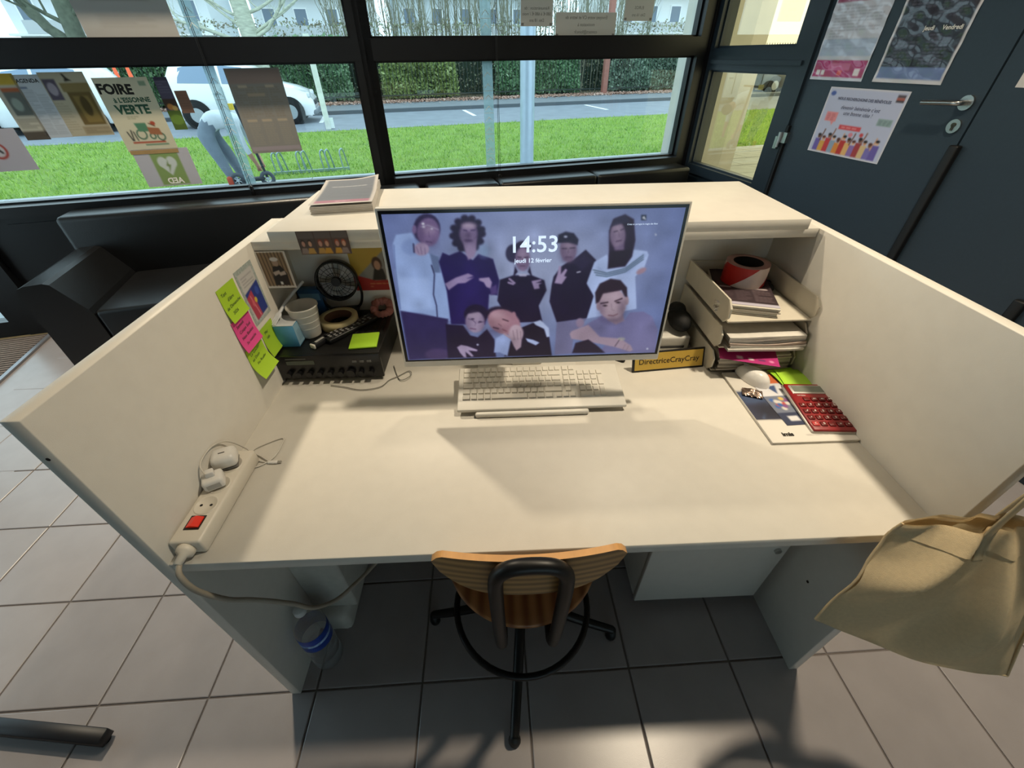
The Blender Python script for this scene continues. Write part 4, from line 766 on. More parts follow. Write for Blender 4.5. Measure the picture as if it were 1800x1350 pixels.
cs.poly([(1098,765),(1110,750),(1200,715),(1262,780),(1375,788),(1430,825),(1442,850),(1425,858),(1345,835),(1230,812),(1108,792)], 'a08c9e', 1.5); cs.line([(1345,830),(1372,790)], 2.2, '5c4e60'); cs.line([(1385,850),(1400,820)], 1.2, '85707f'); cs.line([(1405,855),(1418,828)], 1.2, '85707f'); cs.poly([(1112,870),(1130,815),(1200,795),(1250,830),(1290,866)], '20142c', 1.5)
cs.poly([(1285,650),(1385,640),(1395,690),(1350,712),(1305,690)], '8f7b8c', 2); cs.blob((1328,598), 78, 88, 'a5909e', 2); cs.blob((1255,610), 12, 26, '97828f', 1.5); cs.blob((1408,580), 12, 26, '97828f', 1.5)
cs.poly([(1240,600),(1236,540),(1262,490),(1320,462),(1375,470),(1410,510),(1412,560),(1398,560),(1380,525),(1330,535),(1280,545),(1258,590)], '2a1c2c', 1.5); cs.line([(1268,598),(1305,592)], 3, '3c2a38'); cs.line([(1345,585),(1382,570)], 3, '3c2a38'); cs.blob((1290,610), 14, 5, '4a3844', 1); cs.blob((1362,592), 14, 5, '4a3844', 1); cs.blob((1290,610), 4, 4, '1c141c', .8); cs.blob((1362,592), 4, 4, '1c141c', .8); cs.line([(1325,600),(1328,632),(1340,636)], 1.6, '84707e'); cs.line([(1308,662),(1335,665),(1358,655)], 2.4, '7c5a68'); cs.blob((1380,790), 20, 8, 'a9a89a', 2, .7)
cs.poly([(1488,110),(1516,110),(1516,140),(1488,140)], '20263a', 1); cs.line([(1498,122),(1505,120),(1506,128),(1499,130),(1497,124)], 1.4, 'e6ecf6'); cs.line([(1506,129),(1511,134)], 1.6, 'e6ecf6'); cs.line([(1402,162),(1450,161)], 1.4, 'd6dcec', .0); cs.poly([(1563,212),(1572,218),(1567,224)], 'f4f6fa', .8); cs.blob((1520,842), 5, 5, 'cdd2e6', 1)
for (fx, fy, rx_, ry_) in ((290,235,26,50),(352,270,24,30),(515,250,18,44),(578,245,16,44),(815,375,14,44),(866,375,12,44),(1058,320,16,50),(1125,320,14,50),(1330,250,14,50),(1390,240,14,50),(545,725,16,40),(630,715,14,40),(690,755,34,20),(1270,640,16,50),(1385,630,16,50),(1328,690,50,16)): cs.blob((fx, fy), rx_, ry_, '3a2c4c', 7, .34)
for (fx, fy, rx_, ry_) in ((330,205,26,18),(545,180,26,10),(842,335,20,12),(1090,285,24,12),(1362,185,18,16),(582,668,22,12),(705,665,34,16),(1325,560,40,16),(1330,620,14,18)): cs.blob((fx, fy), rx_, ry_, 'c9b8c4', 7, .28)
for _ in range(2): cs.a = (cs.a*2+np.roll(cs.a, 1, 0)+np.roll(cs.a, -1, 0)+np.roll(cs.a, 1, 1)+np.roll(cs.a, -1, 1))/6
lo = rng.normal(0, 1, (15, 27)); yi = np.clip((cs.Y*14), 0, 13.99); xi = np.clip(cs.X*26, 0, 25.99); y0_, x0_ = yi.astype(int), xi.astype(int); fy_, fx_ = yi-y0_, xi-x0_
cs.a = cs.a*(1+.05*((lo[y0_, x0_]*(1-fx_)+lo[y0_, x0_+1]*fx_)*(1-fy_)+(lo[y0_+1, x0_]*(1-fx_)+lo[y0_+1, x0_+1]*fx_)*fy_))[..., None]
cs.noise(.008)
scr = cs.sheet('screen', paint_mat('lit_screen', .3, emis=.8), parent=mon, T=MF @ Tr(0, hh-.0115-.16425, .0009), thick=.0002, back='101014')
GLW_ = M('clock_glow', 'dce9fb', .5, emit='cfe2fb', estr=1.0)
Hs = homog([(68, 124), (1733, 66), (1560, 862), (225, 918)])
def sp(px, py):
    q = Hs @ np.array([px, py, 1.0]); return ((q[0]/q[2]-.5)*cs.w, (.5-q[1]/q[2])*cs.h)
x, y = sp(902, 283); text('14:53', .046, GLW_, scr, Tr(x, y, .0006), name='clock_digits', bold=.6)
x, y = sp(898, 368); text('jeudi 12 février', .0125, GLW_, scr, Tr(x, y, .0006), name='date_line', bold=.8)
x, y = sp(1495, 160); text('Créez et partagez la magie des fêtes', .0042, GLW_, scr, Tr(x, y, .0006), name='screen_caption')
B().rbox(-.145, .145, -.093, .150, 0, .007, .003).build('stand_foot', WPL, mon)
B().rbox(-.145, .145, -.099, -.085, 0.001, .014, .005).build('foot_lip', WPL, mon)
B().rbox(-.045, .045, .118, .140, .005, .36, .006).build('stand_column', WPL, mon); B().rbox(-.035, .035, -.012, .125, .27, .33, .006).build('stand_arm', WPL, mon)
# ------------------------------------------------------------------ keyboard
kb = thing('keyboard', 'white full-size keyboard in front of the monitor', 'keyboard', T=Tr(.720, .3735, .7505) @ Rx(math.radians(9.5)))
B().rbox(-.217, .217, 0, .150, 0, .010, .003).build('body', WPL, kb); KEYM = M('key_white', 'dedad1', .5, noise=.02); kc = {}; LEG = M('key_legend', '55524c', .8)
for s in (-1, 1): B().rbox(s*.18-.02, s*.18+.02, .11, .13, -.0280, .0, .003).build('riser_foot', WPL, kb)
u_ = .01755
def key(xc, yc, wu, hu=1):
    k = (round(wu, 2), hu)
    if k not in kc:
        a, c_ = wu*u_/2-.0011, hu*.0185/2-.0012; e = .0014; b = B()
        b.add([(-a,-c_,0),(a,-c_,0),(a,c_,0),(-a,c_,0),(-a+e,-c_+e,.0035),(a-e,-c_+e,.0035),(a-e,c_-e,.0035),(-a+e,c_-e,.0035)], [(4,5,6,7),(0,1,5,4),(1,2,6,5),(2,3,7,6),(3,0,4,7)])
        kc[k] = b.build('key', KEYM, kb, loc=(xc, yc, .010)); return kc[k]
    return rep('key', kc[k], kb, (xc, yc, .010))
X0 = -.205
rows = [[1.25]+[1]*12+[.9, .9], [1]*13+[2], [1.5]+[1]*12+[1.5], [1.75]+[1]*12+[1.25], [1.25]+[1]*11+[2.75], [1.25, 1, 1, 1, 5.5, 1.25, 1.25, 1.25]]
for r, ws in enumerate(rows):
    yy = .137-r*.0192; x = X0
    if r == 0: yy -= .001
    for k_, wu in enumerate(ws):
        o = key(x+wu*u_/2, yy, wu, 1)
        x += wu*u_
x1 = X0+15.25*u_
for r in range(6):
    yy = .137-r*.0192
    if r == 0:
        for i in range(2): key(x1+(.5+i)*u_, yy-.001, 1)
        continue
    if r in (1, 2, 3):
        if r < 4: [key(x1+(.5+i)*u_, yy, 1) for i in range(2)]
    if r == 4: key(x1+.6*u_, yy, 1)
    if r == 5: [key(x1-.9*u_+i*1.02*u_, yy, 1) for i in range(3)]
    xn = x1+2.25*u_
    if r == 1: [key(xn+(.5+i)*u_, yy, 1) for i in range(4)]
    if r in (2, 3, 4): [key(xn+(.5+i)*u_, yy, 1) for i in range(3)]
    if r == 5: key(xn+u_, yy, 2); key(xn+2.5*u_, yy, 1)
for r in (2, 4): key(xn+3.5*u_, .137-(r+.5)*.0192, 1, 2)
# ------------------------------------------------------------------ name plate
pl = thing('name_plate', 'gold name plate reading DirectriceCrayCray beside the monitor', 'name plate', T=Tr(1.103, .540, .7405) @ Rz(.09) @ Rx(math.radians(-18)))
PT = Rx(math.pi/2)
B().rbox(-.108, .108, 0.0, .006, 0, .060, .001, 1).build('backing', M('plate_black', '14110f', .35), pl)
B().box(-.102, .102, -.0012, .0, .006, .055).build('plate_face', M('brushed_gold', 'd0ad4e', .35, .35, noise=.06, scale=90, stretch=(40, 1, 1)), pl)
text('DirectriceCrayCray', .0225, M('engraving', '2b2013', .6), pl, frame((0, -.0018, .030), (1, 0, 0), (0, 0, 1), (0, -1, 0)), bold=.3)
# ------------------------------------------------------------------ left corner: amplifier and what stands on it
amp = thing('amplifier', 'black hi-fi amplifier with a row of knobs in the left corner', 'amplifier', (.143, .67, .74)); AB = M('amp_black', '0b0b0c', .45, noise=.08, scale=40)
wp(B().rbox(.004, .284, .548, .80, .750, .826, .003), 'case', AB, amp); wp(B().rbox(.002, .286, .539, .549, .750, .827, .002), 'front_panel', M('amp_front', '0d0d0f', .3), amp)
wp(B().box(.03, .105, .5375, .5395, .800, .812), 'display', M('lcd_window', '4d5348', .2), amp); wp(B().box(.03, .085, .538, .5395, .817, .819), 'trim_line', M('amp_grey', '5a5a58', .4), amp)
for i in range(9):
    x = .028+i*.0285; wp(B().cyl((x, .5395, .772), (x, .526, .772), .0078 if i not in (6,) else .012, n=14), 'knob', M('knob_black', '0e0e10', .35), amp)
for i, (x, z) in enumerate(((.215, .806), (.235, .806), (.255, .806))): wp(B().rbox(x-.006, x+.006, .535, .5395, z-.003, z+.003, .001), 'button', M('amp_grey', ''), amp)
for i in range(14): wp(B().box(.03+i*.018, .038+i*.018, .64, .78, .8262, .8268), 'vent_slot', M('vent_dark', '050505', .8), amp)
for x in (.03, .258):
    for y in (.57, .78): wp(B().cyl((x, y, .7402), (x, y, .7505), .012, n=12), 'foot', BLK, amp)
TOP = .8272
cup = thing('plastic_cup', 'white ribbed plastic cup on the amplifier', 'cup', (.066, .655, TOP)); b = B()
b.lathe([(0, .001), (.026, .001), (.028, 0.0), (.0285, .003), (.040, .088), (.0425, .091), (.0425, .095), (.0405, .095), (.038, .088), (.0265, .004), (0, .004)], 36); b.build('cup_wall', M('cup_white', 'cbc8c0', .45), cup)
for z in (.03, .05, .07): B().lathe([(.0285+z*.136, z), (.0293+z*.136, z+.002), (.0288+z*.136, z+.004)], 36).build('rib', M('cup_white', ''), cup)
tp = thing('masking_tape', 'roll of cream masking tape lying on the amplifier', 'tape', (.133, .712, TOP))
B().lathe([(.040, 0), (.056, 0), (.056, .026), (.040, .026), (.040, 0)], 36).build('tape_body', M('masking_cream', 'c9b88c', .7), tp); B().lathe([(.0375, .001), (.040, .001), (.040, .025), (.0375, .025), (.0375, .001)], 36).build('core', M('core_brown', '6a4a3a', .8), tp)
rm = thing('remote_control', 'black remote control lying diagonally on the amplifier', 'remote', T=Tr(.178, .672, TOP) @ Rz(math.radians(51)) @ Rz(0)); B().rbox(-.085, .085, -.020, .020, .0, .014, .004).build('case', M('remote_black', '131315', .4), rm)
RB = M('remote_button', '8a8a8a', .6)
for i in range(11):
    for j in range(4):
        B().rbox(-.074+i*.0132, -.066+i*.0132, -.015+j*.0085, -.0095+j*.0085, .0138, .0152, .0006, 1).build('button', RB if (i+j) % 3 else M('remote_dark', '3a3a3c', .5), rm)
nt_ = B(); nt_.rbox(-.038, .038, -.038, .038, 0, .005, .0006, 1); o = nt_.build('sticky_pad', M('neon_green', 'a9d832', .7, noise=.03), T=Tr(.232, .606, TOP) @ Rz(.10)); tag(o, 'lime green sticky note pad on the amplifier front', 'note pad')
bx = thing('blue_carton', 'small blue carton with white top on the amplifier corner', 'carton', (.030, .618, TOP)); B().rbox(-.027, .027, -.03, .03, 0, .066, .001, 1).build('carton_body', M('carton_blue', '4f8fb5', .55), bx)
c = Canvas(.058, .06, '8fb6cc', 24, 26); c.lines_of_text(.15, .85, .3, .85, 6, '4a6478', .9, .6); c.sheet('side_print', PRINT, parent=bx, T=frame((.0276, 0, .034), (0, 1, 0), (0, 0, 1), (1, 0, 0))); B().box(-.0265, .0265, -.0295, .0295, .066, .0675).build('carton_lid', M('carton_white', 'c9cdd0', .6), bx)
fk = B(); fk.tube(spl([(0, 0, .0), (.004, .004, .045), (.012, .01, .09), (.022, .016, .13)], 4), [.0045]*13, 6)
for s in (-1.5, -.5, .5, 1.5): fk.tube([(0, 0, .002), (s*.004, -.002, -.01), (s*.0042, -.006, -.040)], [.0028, .0022, .0012], 5)
fk.ball((0, -.001, -.004), (.010, .004, .012), 10, 6)
_d = Vector((.10, .90, .42)).normalized(); _x = _d.cross(Vector((0, 0, 1))).normalized(); fkT = frame((.010, .628, .9085), _x, _d.cross(_x), _d)
o = fk.build('plastic_fork', M('fork_white', 'd4d6d8', .35), T=fkT); tag(o, 'white plastic fork standing on the blue carton', 'fork')
sm = thing('eraser_box', 'small white and black box beside the remote', 'box', T=Tr(.110, .600, TOP) @ Rz(math.radians(62))); B().rbox(-.024, .024, -.009, .009, 0, .014, .001, 1).build('sleeve', M('sleeve_black', '1d1d1f', .5), sm); B().rbox(-.029, -.0235, -.0085, .0085, .0005, .0135, .001, 1).build('white_end', M('white_end', 'd6d2c8', .5), sm); B().box(-.015, .015, -.004, .004, .0139, .0144).build('sleeve_print', M('sleeve_print', 'a8a8a4', .6), sm)
# desk fan
fan = thing('desk_fan', 'small round black desk fan at the back of the amplifier', 'fan', T=Tr(.132, .782, TOP) @ Rz(.12) @ Matrix.Scale(.92, 4)); FB = M('fan_black', '0d0d0f', .4)
FT = Tr(0, 0, .118) @ Rx(math.radians(84))
B().lathe([(.060, -.016), (.066, -.014), (.066, .014), (.060, .016), (.060, -.016)], 40, T=FT).build('rim', FB, fan)
b = B()
for i in range(24):
    a = 2*math.pi*i/24; b.tube([(.014*math.cos(a), .014*math.sin(a), .017), (.036*math.cos(a+.12), .036*math.sin(a+.12), .020), (.061*math.cos(a+.2), .061*math.sin(a+.2), .014)], .0009, 4, T=FT)
for r_ in (.03, .046): b.tube([(r_*math.cos(2*math.pi*i/36), r_*math.sin(2*math.pi*i/36), .0195) for i in range(36)], .0009, 4, closed=True, T=FT)
stuff(b.build('grille', FB, fan)); B().cyl((0, 0, .008), (0, 0, .021), .016, .014, n=20, T=FT).build('hub', FB, fan)
for i in range(4):
    a = 2*math.pi*i/4+.6
    def bl(u, v, a=a): r_ = .014+.042*u; t_ = a+(v-.5)*1.05*(.5+.5*u); return (r_*math.cos(t_), r_*math.sin(t_), (v-.5)*.012)
    B().grid(bl, 6, 5, T=FT).build('blade', M('fan_blade', 'a8a8aa', .5), fan)
B().tube(spl([(-.064, 0, .115), (-.066, .004, .06), (-.04, .01, .012), (.04, .01, .012), (.066, .004, .06), (.064, 0, .115)], 6), .0045, 8).build('stand', FB, fan); B().rbox(-.045, .045, -.028, .028, 0, .012, .004).build('base', FB, fan)
# scrunchie and blue packet at the back
b = B(); pts = [(.026*math.cos(2*math.pi*i/40), .026*math.sin(2*math.pi*i/40), .014+.004*math.sin(i*1.9)) for i in range(40)]
b.tube(pts, [.011+.003*math.sin(i*2.7) for i in range(40)], 10, closed=True); o = b.build('scrunchie', M('scrunchie_pink', 'b0736b', .85, noise=.15, scale=90), T=Tr(.250, .782, TOP+.003) @ Rx(.5)); tag(o, 'crumpled dusty pink scrunchie behind the remote', 'scrunchie')
bp_ = thing('blue_packet', 'dark blue packet leaning behind the plastic cup', 'packet', (.040, .785, TOP)); B().rbox(-.035, .035, -.014, .014, 0, .085, .003).build('packet_body', M('packet_blue', '2f5a86', .4), bp_); B().box(-.03, .03, -.0148, -.014, .05, .072).build('packet_band', M('packet_light', '6f9cc0', .5), bp_)
# prints around the left corner
def vy(x0, x1, y, z0, z1, lean=0): return frame(((x0+x1)/2, y, (z0+z1)/2), (1, 0, 0), (0, 0, 1), (0, -1, 0))
c = Canvas(.126, .058, '4c3a36', 100, 46)
for k in range(3):
    x = k/3; c.rect(x+.01, .02, x+.323, .95, ['4f4543', '5a463f', '54403a'][k]); c.rect(x+.01, .02, x+.323, .3, '5f5654')
    for d_, sk in ((.09, 'b98c7c'), (.22, 'c79a80')):
        c.blob((x+d_, .5), .045, .15, ['2d211f', '8a3d2a', 'a24a2c'][k]); c.blob((x+d_, .54), .034, .12, sk); c.poly([(x+d_-.08, .97), (x+d_-.05, .72), (x+d_+.05, .72), (x+d_+.08, .97)], ['8c7b76', 'b98f4a', 'c79232'][(k+(d_ > .1)) % 3])
tag(c.sheet('photo_strip', PRINT, T=vy(.122, .249, .6395, 1.070, 1.128)), 'three-frame strip of portrait photos taped to the counter edge', 'photo')
c = Canvas(.075, .100, 'cfc9c0', 60, 80); c.rect(.04, .03, .93, .94, '8c7458')
for k in range(8): c.line([(.06+.115*k, .03), (.10+.115*k, .94)], 1.6, '3a2c22')
c.poly([(.3, .92), (.36, .55), (.42, .4), (.7, .38), (.84, .6), (.82, .92)], '1d1917'); c.blob((.56, .3), .1, .1, 'a58a78'); c.blob((.55, .21), .14, .055, 'cfc9c4'); c.poly([(.36, .56), (.6, .5), (.62, .58), (.4, .66)], 'b3a296'); c.poly([(.78, .52), (.55, .58), (.58, .66), (.8, .62)], 'b3a296'); c.rect(.5, .82, .58, .9, 'd8d4cc')
tag(c.sheet('framed_photo', PRINT, T=vy(.001, .076, .6470, .978, 1.078)), 'white-bordered photo of a figure with crossed arms in the left corner', 'photo')
c = Canvas(.19, .135, '8d8b86', 90, 64); c.poly([(0, 0), (.6, 0), (0, .75)], 'b89a3e'); c.poly([(.0, 1), (.0, .6), (.35, .76), (1, .72), (1, 1)], 'a82a22'); c.rect(.85, .8, 1, 1, 'd08a2c'); c.blob((.42, .36), .08, .16, '4a3228'); c.blob((.62, .3), .08, .16, '5a3d2e'); c.poly([(.3, .75), (.36, .48), (.5, .48), (.54, .75)], '2a2522'); c.poly([(.52, .75), (.55, .44), (.78, .44), (.82, .75)], 'b8b2aa'); c.blob((.42, .4), .05, .11, 'b58a72'); c.blob((.62, .34), .05, .11, 'c29a82'); c.lines_of_text(.25, .85, .8, .94, 2, 'd8a060', 1.2)
tag(c.sheet('wall_card', PRINT, T=vy(.172, .362, .8140, .885, 1.020)), 'yellow and red picture card of two people on the back panel', 'card')
def vx(y0, y1, z0, z1, x=.0006): return frame((x, (y0+y1)/2, (z0+z1)/2), (0, 1, 0), (0, 0, 1), (1, 0, 0))
def note(lab, y0, y1, z0, z1, col, words, x=.0008, k=.006):
    c = Canvas(y1-y0, z1-z0, col, 20, 20); o = c.sheet('sticky_note', PRINT, T=vx(y0, y1, z0, z1, x), curl=lambda X, Y: k*np.clip(-(Y-.01)/.03, 0, 2)**2*.5+.0004, back=col); tag(o, lab, 'sticky note', 'sticky notes on the left side panel')
    for i, (s_, dx) in enumerate(words): text(s_, .0115, M('pen_ink', '3a4a3a', .8), o, Tr(dx, .024-i*.0155, .0015+k*.5*max(0, (i*.0155-.014)/.03)**2) @ Rz(.05))
note('lime sticky note, topmost of the column on the left panel', .447, .522, .984, 1.064, 'b4dc3a', [('Tant', -.018), ("d'être", 0), ('de Dimanche', .0), ('2026', -.008)])
note('pink sticky note between the two lime notes on the left panel', .444, .523, .904, .985, 'f0559c', [('Samedi', -.012), ('Coupe Sud', .0), ('Non Basket', .0), ('3e matchs', .0)], .0016)
note('lime sticky note, lowest of the column on the left panel', .445, .525, .824, .906, 'b4dc3a', [('Le Gouter', -.004), ('au Dom', -.01), ('Fin Rugby', .004)], .0010, .014)
note('lime sticky note half hidden behind the blue carton', .532, .600, .832, .914, 'a8d034', [('Mar', -.01), ('16h', -.01)], .0008)
c = Canvas(.086, .142, 'a9b3b0', 50, 84); c.noise(.06); c.rect(.1, .08, .9, .94, 'c9c7c6'); c.lines_of_text(.2, .8, .14, .34, 4, '77757c', 1, .7); c.poly([(.1, .42), (.9, .34), (.92, .9), (.2, .94)], '2f3f8c'); c.poly([(.1, .5), (.45, .42), (.55, .92), (.2, .94)], 'b8455a'); c.blob((.5, .62), .07, .05, 'd8c04a'); c.line([(.3, .5), (.45, .9)], 2, 'e08a98'); c.blob((.72, .5), .1, .08, '3c55b0'); c.poly([(.3, .55), (.4, .62), (.34, .72), (.26, .66)], 'd86a78')
tag(c.sheet('doodle_drawing', PRINT, T=vx(.531, .617, .928, 1.070, .0008)), 'colourful doodle drawing with red and blue shapes on the left panel', 'drawing')
# ------------------------------------------------------------------ leaflets on the counter
t = thing('leaflet_stack', 'stack of grey and pink leaflets on the counter left of the monitor', 'leaflets', T=Tr(.180, .925, 1.1295) @ Rz(math.radians(8)))
crl = lambda X, Y: .004*np.clip(Y/.14, -1, 1)**2+.010*np.clip((X+.02)/.1, 0, 1)**2*np.clip(Y/.14, 0, 1)
b = B()
for i in range(9): b.box(-.083+.001*(i % 3), .083-.0012*(i % 2), -.143+.001*(i % 2), .143, i*.0021, i*.0021+.0018)
stuff(b.build('sheets', M('paper_white', 'd2cdc6', .7), t))
c = Canvas(.166, .287, 'b9b4b0', 60, 100); c.rect(.06, .04, .94, .84, '666a73'); c.rect(.06, .84, .94, .95, '9c6a7c'); c.lines_of_text(.1, .9, .08, .78, 20, '565a63', 1, .7); c.lines_of_text(.2, .8, .28, .31, 1, 'd8d8da', 1.4); c.lines_of_text(.4, .9, .87, .93, 2, 'd8c2ca', 1)
c.sheet('top_leaflet', PRINT, parent=t, T=Tr(0, 0, .0205), curl=crl)
# ------------------------------------------------------------------ right corner: trays
TRM = M('tray_plastic', 'cbc4b4', .5, noise=.03)
trays = []
for i, (z, lab) in enumerate(((.7405, 'bottom letter tray of the stack by the right panel'), (.8185, 'middle letter tray of the stack by the right panel'), (.8965, 'top letter tray carrying leaflets and barrier tape'))):
    t = thing('letter_tray', lab, 'letter tray', (1.333, .66, z), 0, 'stacked letter trays')
    B().box(-.112, .112, -.135, .148, 0.004, .008).build('tray_floor', TRM, t); B().box(-.112, .112, .143, .148, .008, .060).build('back_wall', TRM, t)
    pr = [(-.138, .020), (-.120, .0), (.148, .0), (.148, .064), (-.118, .064), (-.138, .046)]
    for s in (-1, 1):
        x0 = -.118 if s < 0 else .113; n = 6
        vs = [(x, y, zz) for x in (x0, x0+.005) for y, zz in pr]
        B().add(vs, [tuple(range(n)), tuple(range(2*n-1, n-1, -1))]+[(i_, n+i_, n+(i_+1) % n, (i_+1) % n) for i_ in range(n)]).build('side_wall', TRM, t)
def papers(lab, name, x, y, z, wd, ln, n, th, cols, sag=0.0, rz=0.0, cat='papers'):
    t = thing(name, lab, cat, T=Tr(x, y, z) @ Rz(rz)); R_ = random.Random(int(x*1e4+z*100))
    for i in range(n):
        ox, oy, c_ = R_.uniform(-.004, .004), R_.uniform(-.008, .004), cols[i % len(cols)]
        def f(u, v, ox=ox, oy=oy, i=i): return ((u-.5)*wd+ox, (v-.5)*ln+oy, i*th+sag*(2*u-1)**2+sag*.5*math.sin(u*5+i))
        def f2(u, v, ox=ox, oy=oy, i=i): p = f(u, v); return (p[0], p[1], p[2]+th*.92)
        b = B(); b.grid(f2, 8, 2); b.grid(lambda u, v: f(1-u, v), 8, 2)
        for e in (lambda u, v: (f(u, 0) if v == 0 else f2(u, 0)), lambda u, v: (f(1-u, 1) if v == 0 else f2(1-u, 1))): b.grid(e, 8, 1, False)
        b.build('sheet_bundle', M('paper_'+c_, c_, .7), t)
    return t
papers('loose grey papers lying in the bottom letter tray', 'paper_stack', 1.335, .655, .7490, .205, .27, 8, .0058, ['b3ab9f', 'c4bdb0', '8f8a80'], .002)
papers('thick bundle of white papers in the middle letter tray', 'paper_stack', 1.335, .642, .8275, .208, .285, 6, .0065, ['c9c5bd', 'd6d2ca', 'b4a398', '9a9c9a'], .004)
c = Canvas(.15, .105, 'b32a7a', 60, 42); c.rect(.02, .03, .98, .95, 'b22672'); c.rect(.0, .0, .35, .5, '6a2f8a', .7); c.lines_of_text(.2, .8, .3, .6, 3, 'd88ab4', 1, .5); c.rect(.3, .75, .4, .88, 'e6d2dc'); c.rect(.5, .78, .58, .88, 'e6d2dc'); c.rect(.66, .8, .78, .86, '5a2a60'); c.blob((.88, .83), .04, .05, 'e08ab8')
o = c.sheet('magenta_flyer', paint_mat('matt_print'), T=Tr(1.308, .528, .805) @ Rz(-.33) @ Rx(.04)); tag(o, 'magenta flyer sticking out of the bottom letter tray', 'flyer')
st_ = papers('stack of dark printed leaflets in the top letter tray', 'leaflet_stack', 1.320, .675, .9050, .155, .235, 8, .0032, ['cfc8bc', 'd8d2c6'], .0, -.30)
c = Canvas(.155, .235, '3a2a30', 66, 92); c.rect(0, .93, 1, 1, 'b9b4c4'); c.rect(.0, .0, 1, .93, '33252b'); c.lines_of_text(.08, .3, .1, .88, 22, '6a585c', 1, .7); c.lines_of_text(.36, .6, .1, .88, 22, '75636a', 1, .7); c.lines_of_text(.66, .94, .1, .88, 22, '8a787c', 1, .8); c.rect(.1, .52, .3, .55, 'c9bcbc'); c.rect(.4, .52, .58, .55, 'c9bcbc'); c.rect(.66, .52, .92, .55, 'c9bcbc')
c.sheet('top_leaflet', PRINT, parent=st_, T=Tr(0, 0, .0262))
# barrier tape roll with red and white stripes
bt = thing('barrier_tape', 'roll of red and white barrier tape on the leaflets in the top tray', 'tape', T=Tr(1.338, .712, .9318) @ Rz(2.1)); RR, HT = .059, .058
RED = M('tape_red', 'b3211c', .35); WHT2 = M('tape_white', 'd3c0b8', .35)
def band(a0, a1, m, nm):
    f = lambda u, v: (RR*math.cos(a0+(a1-a0)*u+1.1*(v-.5)), RR*math.sin(a0+(a1-a0)*u+1.1*(v-.5)), v*HT)
    g_ = lambda u, v: ((RR-.003)*math.cos(a0+(a1-a0)*(1-u)+1.1*(v-.5)), (RR-.003)*math.sin(a0+(a1-a0)*(1-u)+1.1*(v-.5)), v*HT)
    B().grid(f, 14, 4).grid(g_, 14, 4).build(nm, m, bt)
for k in range(2): band(k*math.pi-2.75, k*math.pi-2.75+1.75, RED, 'red_stripe'); band(k*math.pi-2.75+1.75, (k+1)*math.pi-2.75, WHT2, 'white_stripe')
B().lathe([(RR-.004, HT), (RR-.0005, HT), (RR-.0005, HT+.0005), (.040, HT+.0005), (.040, HT)], 40).build('tape_side', M('tape_side_pink', 'b88d86', .5), bt); B().lathe([(.040, HT+.0005), (.0385, HT+.0005), (.0385, 0), (.040, 0), (RR-.003, 0), (RR-.003, .0005)], 40).build('core', M('core_black', '100c0c', .8), bt)
tag(B().ball((0, 0, 0), (.018, .026, .012), 12, 8).ball((.010, .02, .003), (.012, .014, .009), 10, 6).build('black_clip', BLK, T=Tr(1.412, .70, .9170)), 'small black clip beside the barrier tape roll', 'clip')
# brochures, mouse, calculator ...
br = thing('white_brochure', 'white brochure with a dark photo and logo by the right panel', 'brochure', (1.352, .376, .7402)); b = B()
for i in range(3): b.rbox(-.1055, .100+.002*i, -.1395, .134, i*.0022, i*.0022+.0021, .0006, 1)
stuff(b.build('pages', M('brochure_paper', 'd6d1c8', .5), br))
c = Canvas(.207, .272, 'd4cfc6', 76, 100); c.poly([(0, .32), (.5, .32), (.62, .72), (.0, .72)], '2c2f45'); c.poly([(.0, .32), (.4, .32), (.3, .5), (0, .5)], '3a4a6a', 3); c.line([(.1, .7), (.42, .36)], 2, '4a5a78'); c.blob((.3, .6), .2, .1, '1f2030', 5); c.poly([(.45, .2), (.7, .2), (.75, .34), (.5, .34)], 'b8bcc4'); c.poly([(.0, .74), (.62, .72), (1, .72), (1, 1), (0, 1)], 'd8d3ca', 1); c.lines_of_text(.45, .97, .915, .935, 1, '8d8a86', 1, .8)
cv = c.sheet('cover', PRINT, parent=br, T=Tr(-.001, -.002, .0068)); text('imis', .017, INK, cv, Tr(-.055, -.112, .0006), bold=2.5); 
lf = Canvas(.074, .20, '39415c', 34, 90); lf.rect(.0, .0, 1, .24, 'c9673a'); lf.rect(.0, .2, 1, .46, 'd0d0d4'); lf.poly([(.4, .26), (.75, .24), (.6, .42)], '3c4f7a'); lf.rect(.0, .46, 1, .78, '6d7486')
for i in range(14): lf.blob((random.uniform(.1, .9), random.uniform(.5, .74)), .09, .035, random.choice(['b5483f', 'd0b060', '3a5fa0', 'c9c5c0', '7a4a80']))
lf.rect(.0, .78, 1, 1, '2c3450'); lf.rect(.25, .84, .6, .93, 'd3d3d6')
tag(lf.sheet('photo_leaflet', PRINT, T=Tr(1.345, .392, .7482) @ Rz(.03), back='d0ccc4'), 'narrow blue leaflet with a crowd photo on the white brochure', 'leaflet')
ms = thing('computer_mouse', 'white computer mouse resting on the brochure', 'mouse', T=Tr(1.316, .478, .7480) @ Rz(.42)); 
def shell(u, v):
    a = 2*math.pi*u; r_ = v; x = .029*math.cos(a)*(1-.08*math.sin(a)); y = .052*math.sin(a); h = .034*(1-r_**2.6)**.6*(1-.18*math.sin(a)*r_); return (x*r_, y*r_, h)
B().grid(shell, 32, 12).add([(.029*math.cos(2*math.pi*i/32)*(1-.08*math.sin(2*math.pi*i/32)), .052*math.sin(2*math.pi*i/32), 0) for i in range(32)], [tuple(range(31, -1, -1))]).build('shell', M('mouse_white', 'eceae6', .3), ms)
B().rbox(-.003, .003, .022, .036, .026, .0335, .002).build('scroll_wheel', M('wheel_grey', '8d8d8b', .5), ms)
wr_ = B(); R_ = random.Random(4)
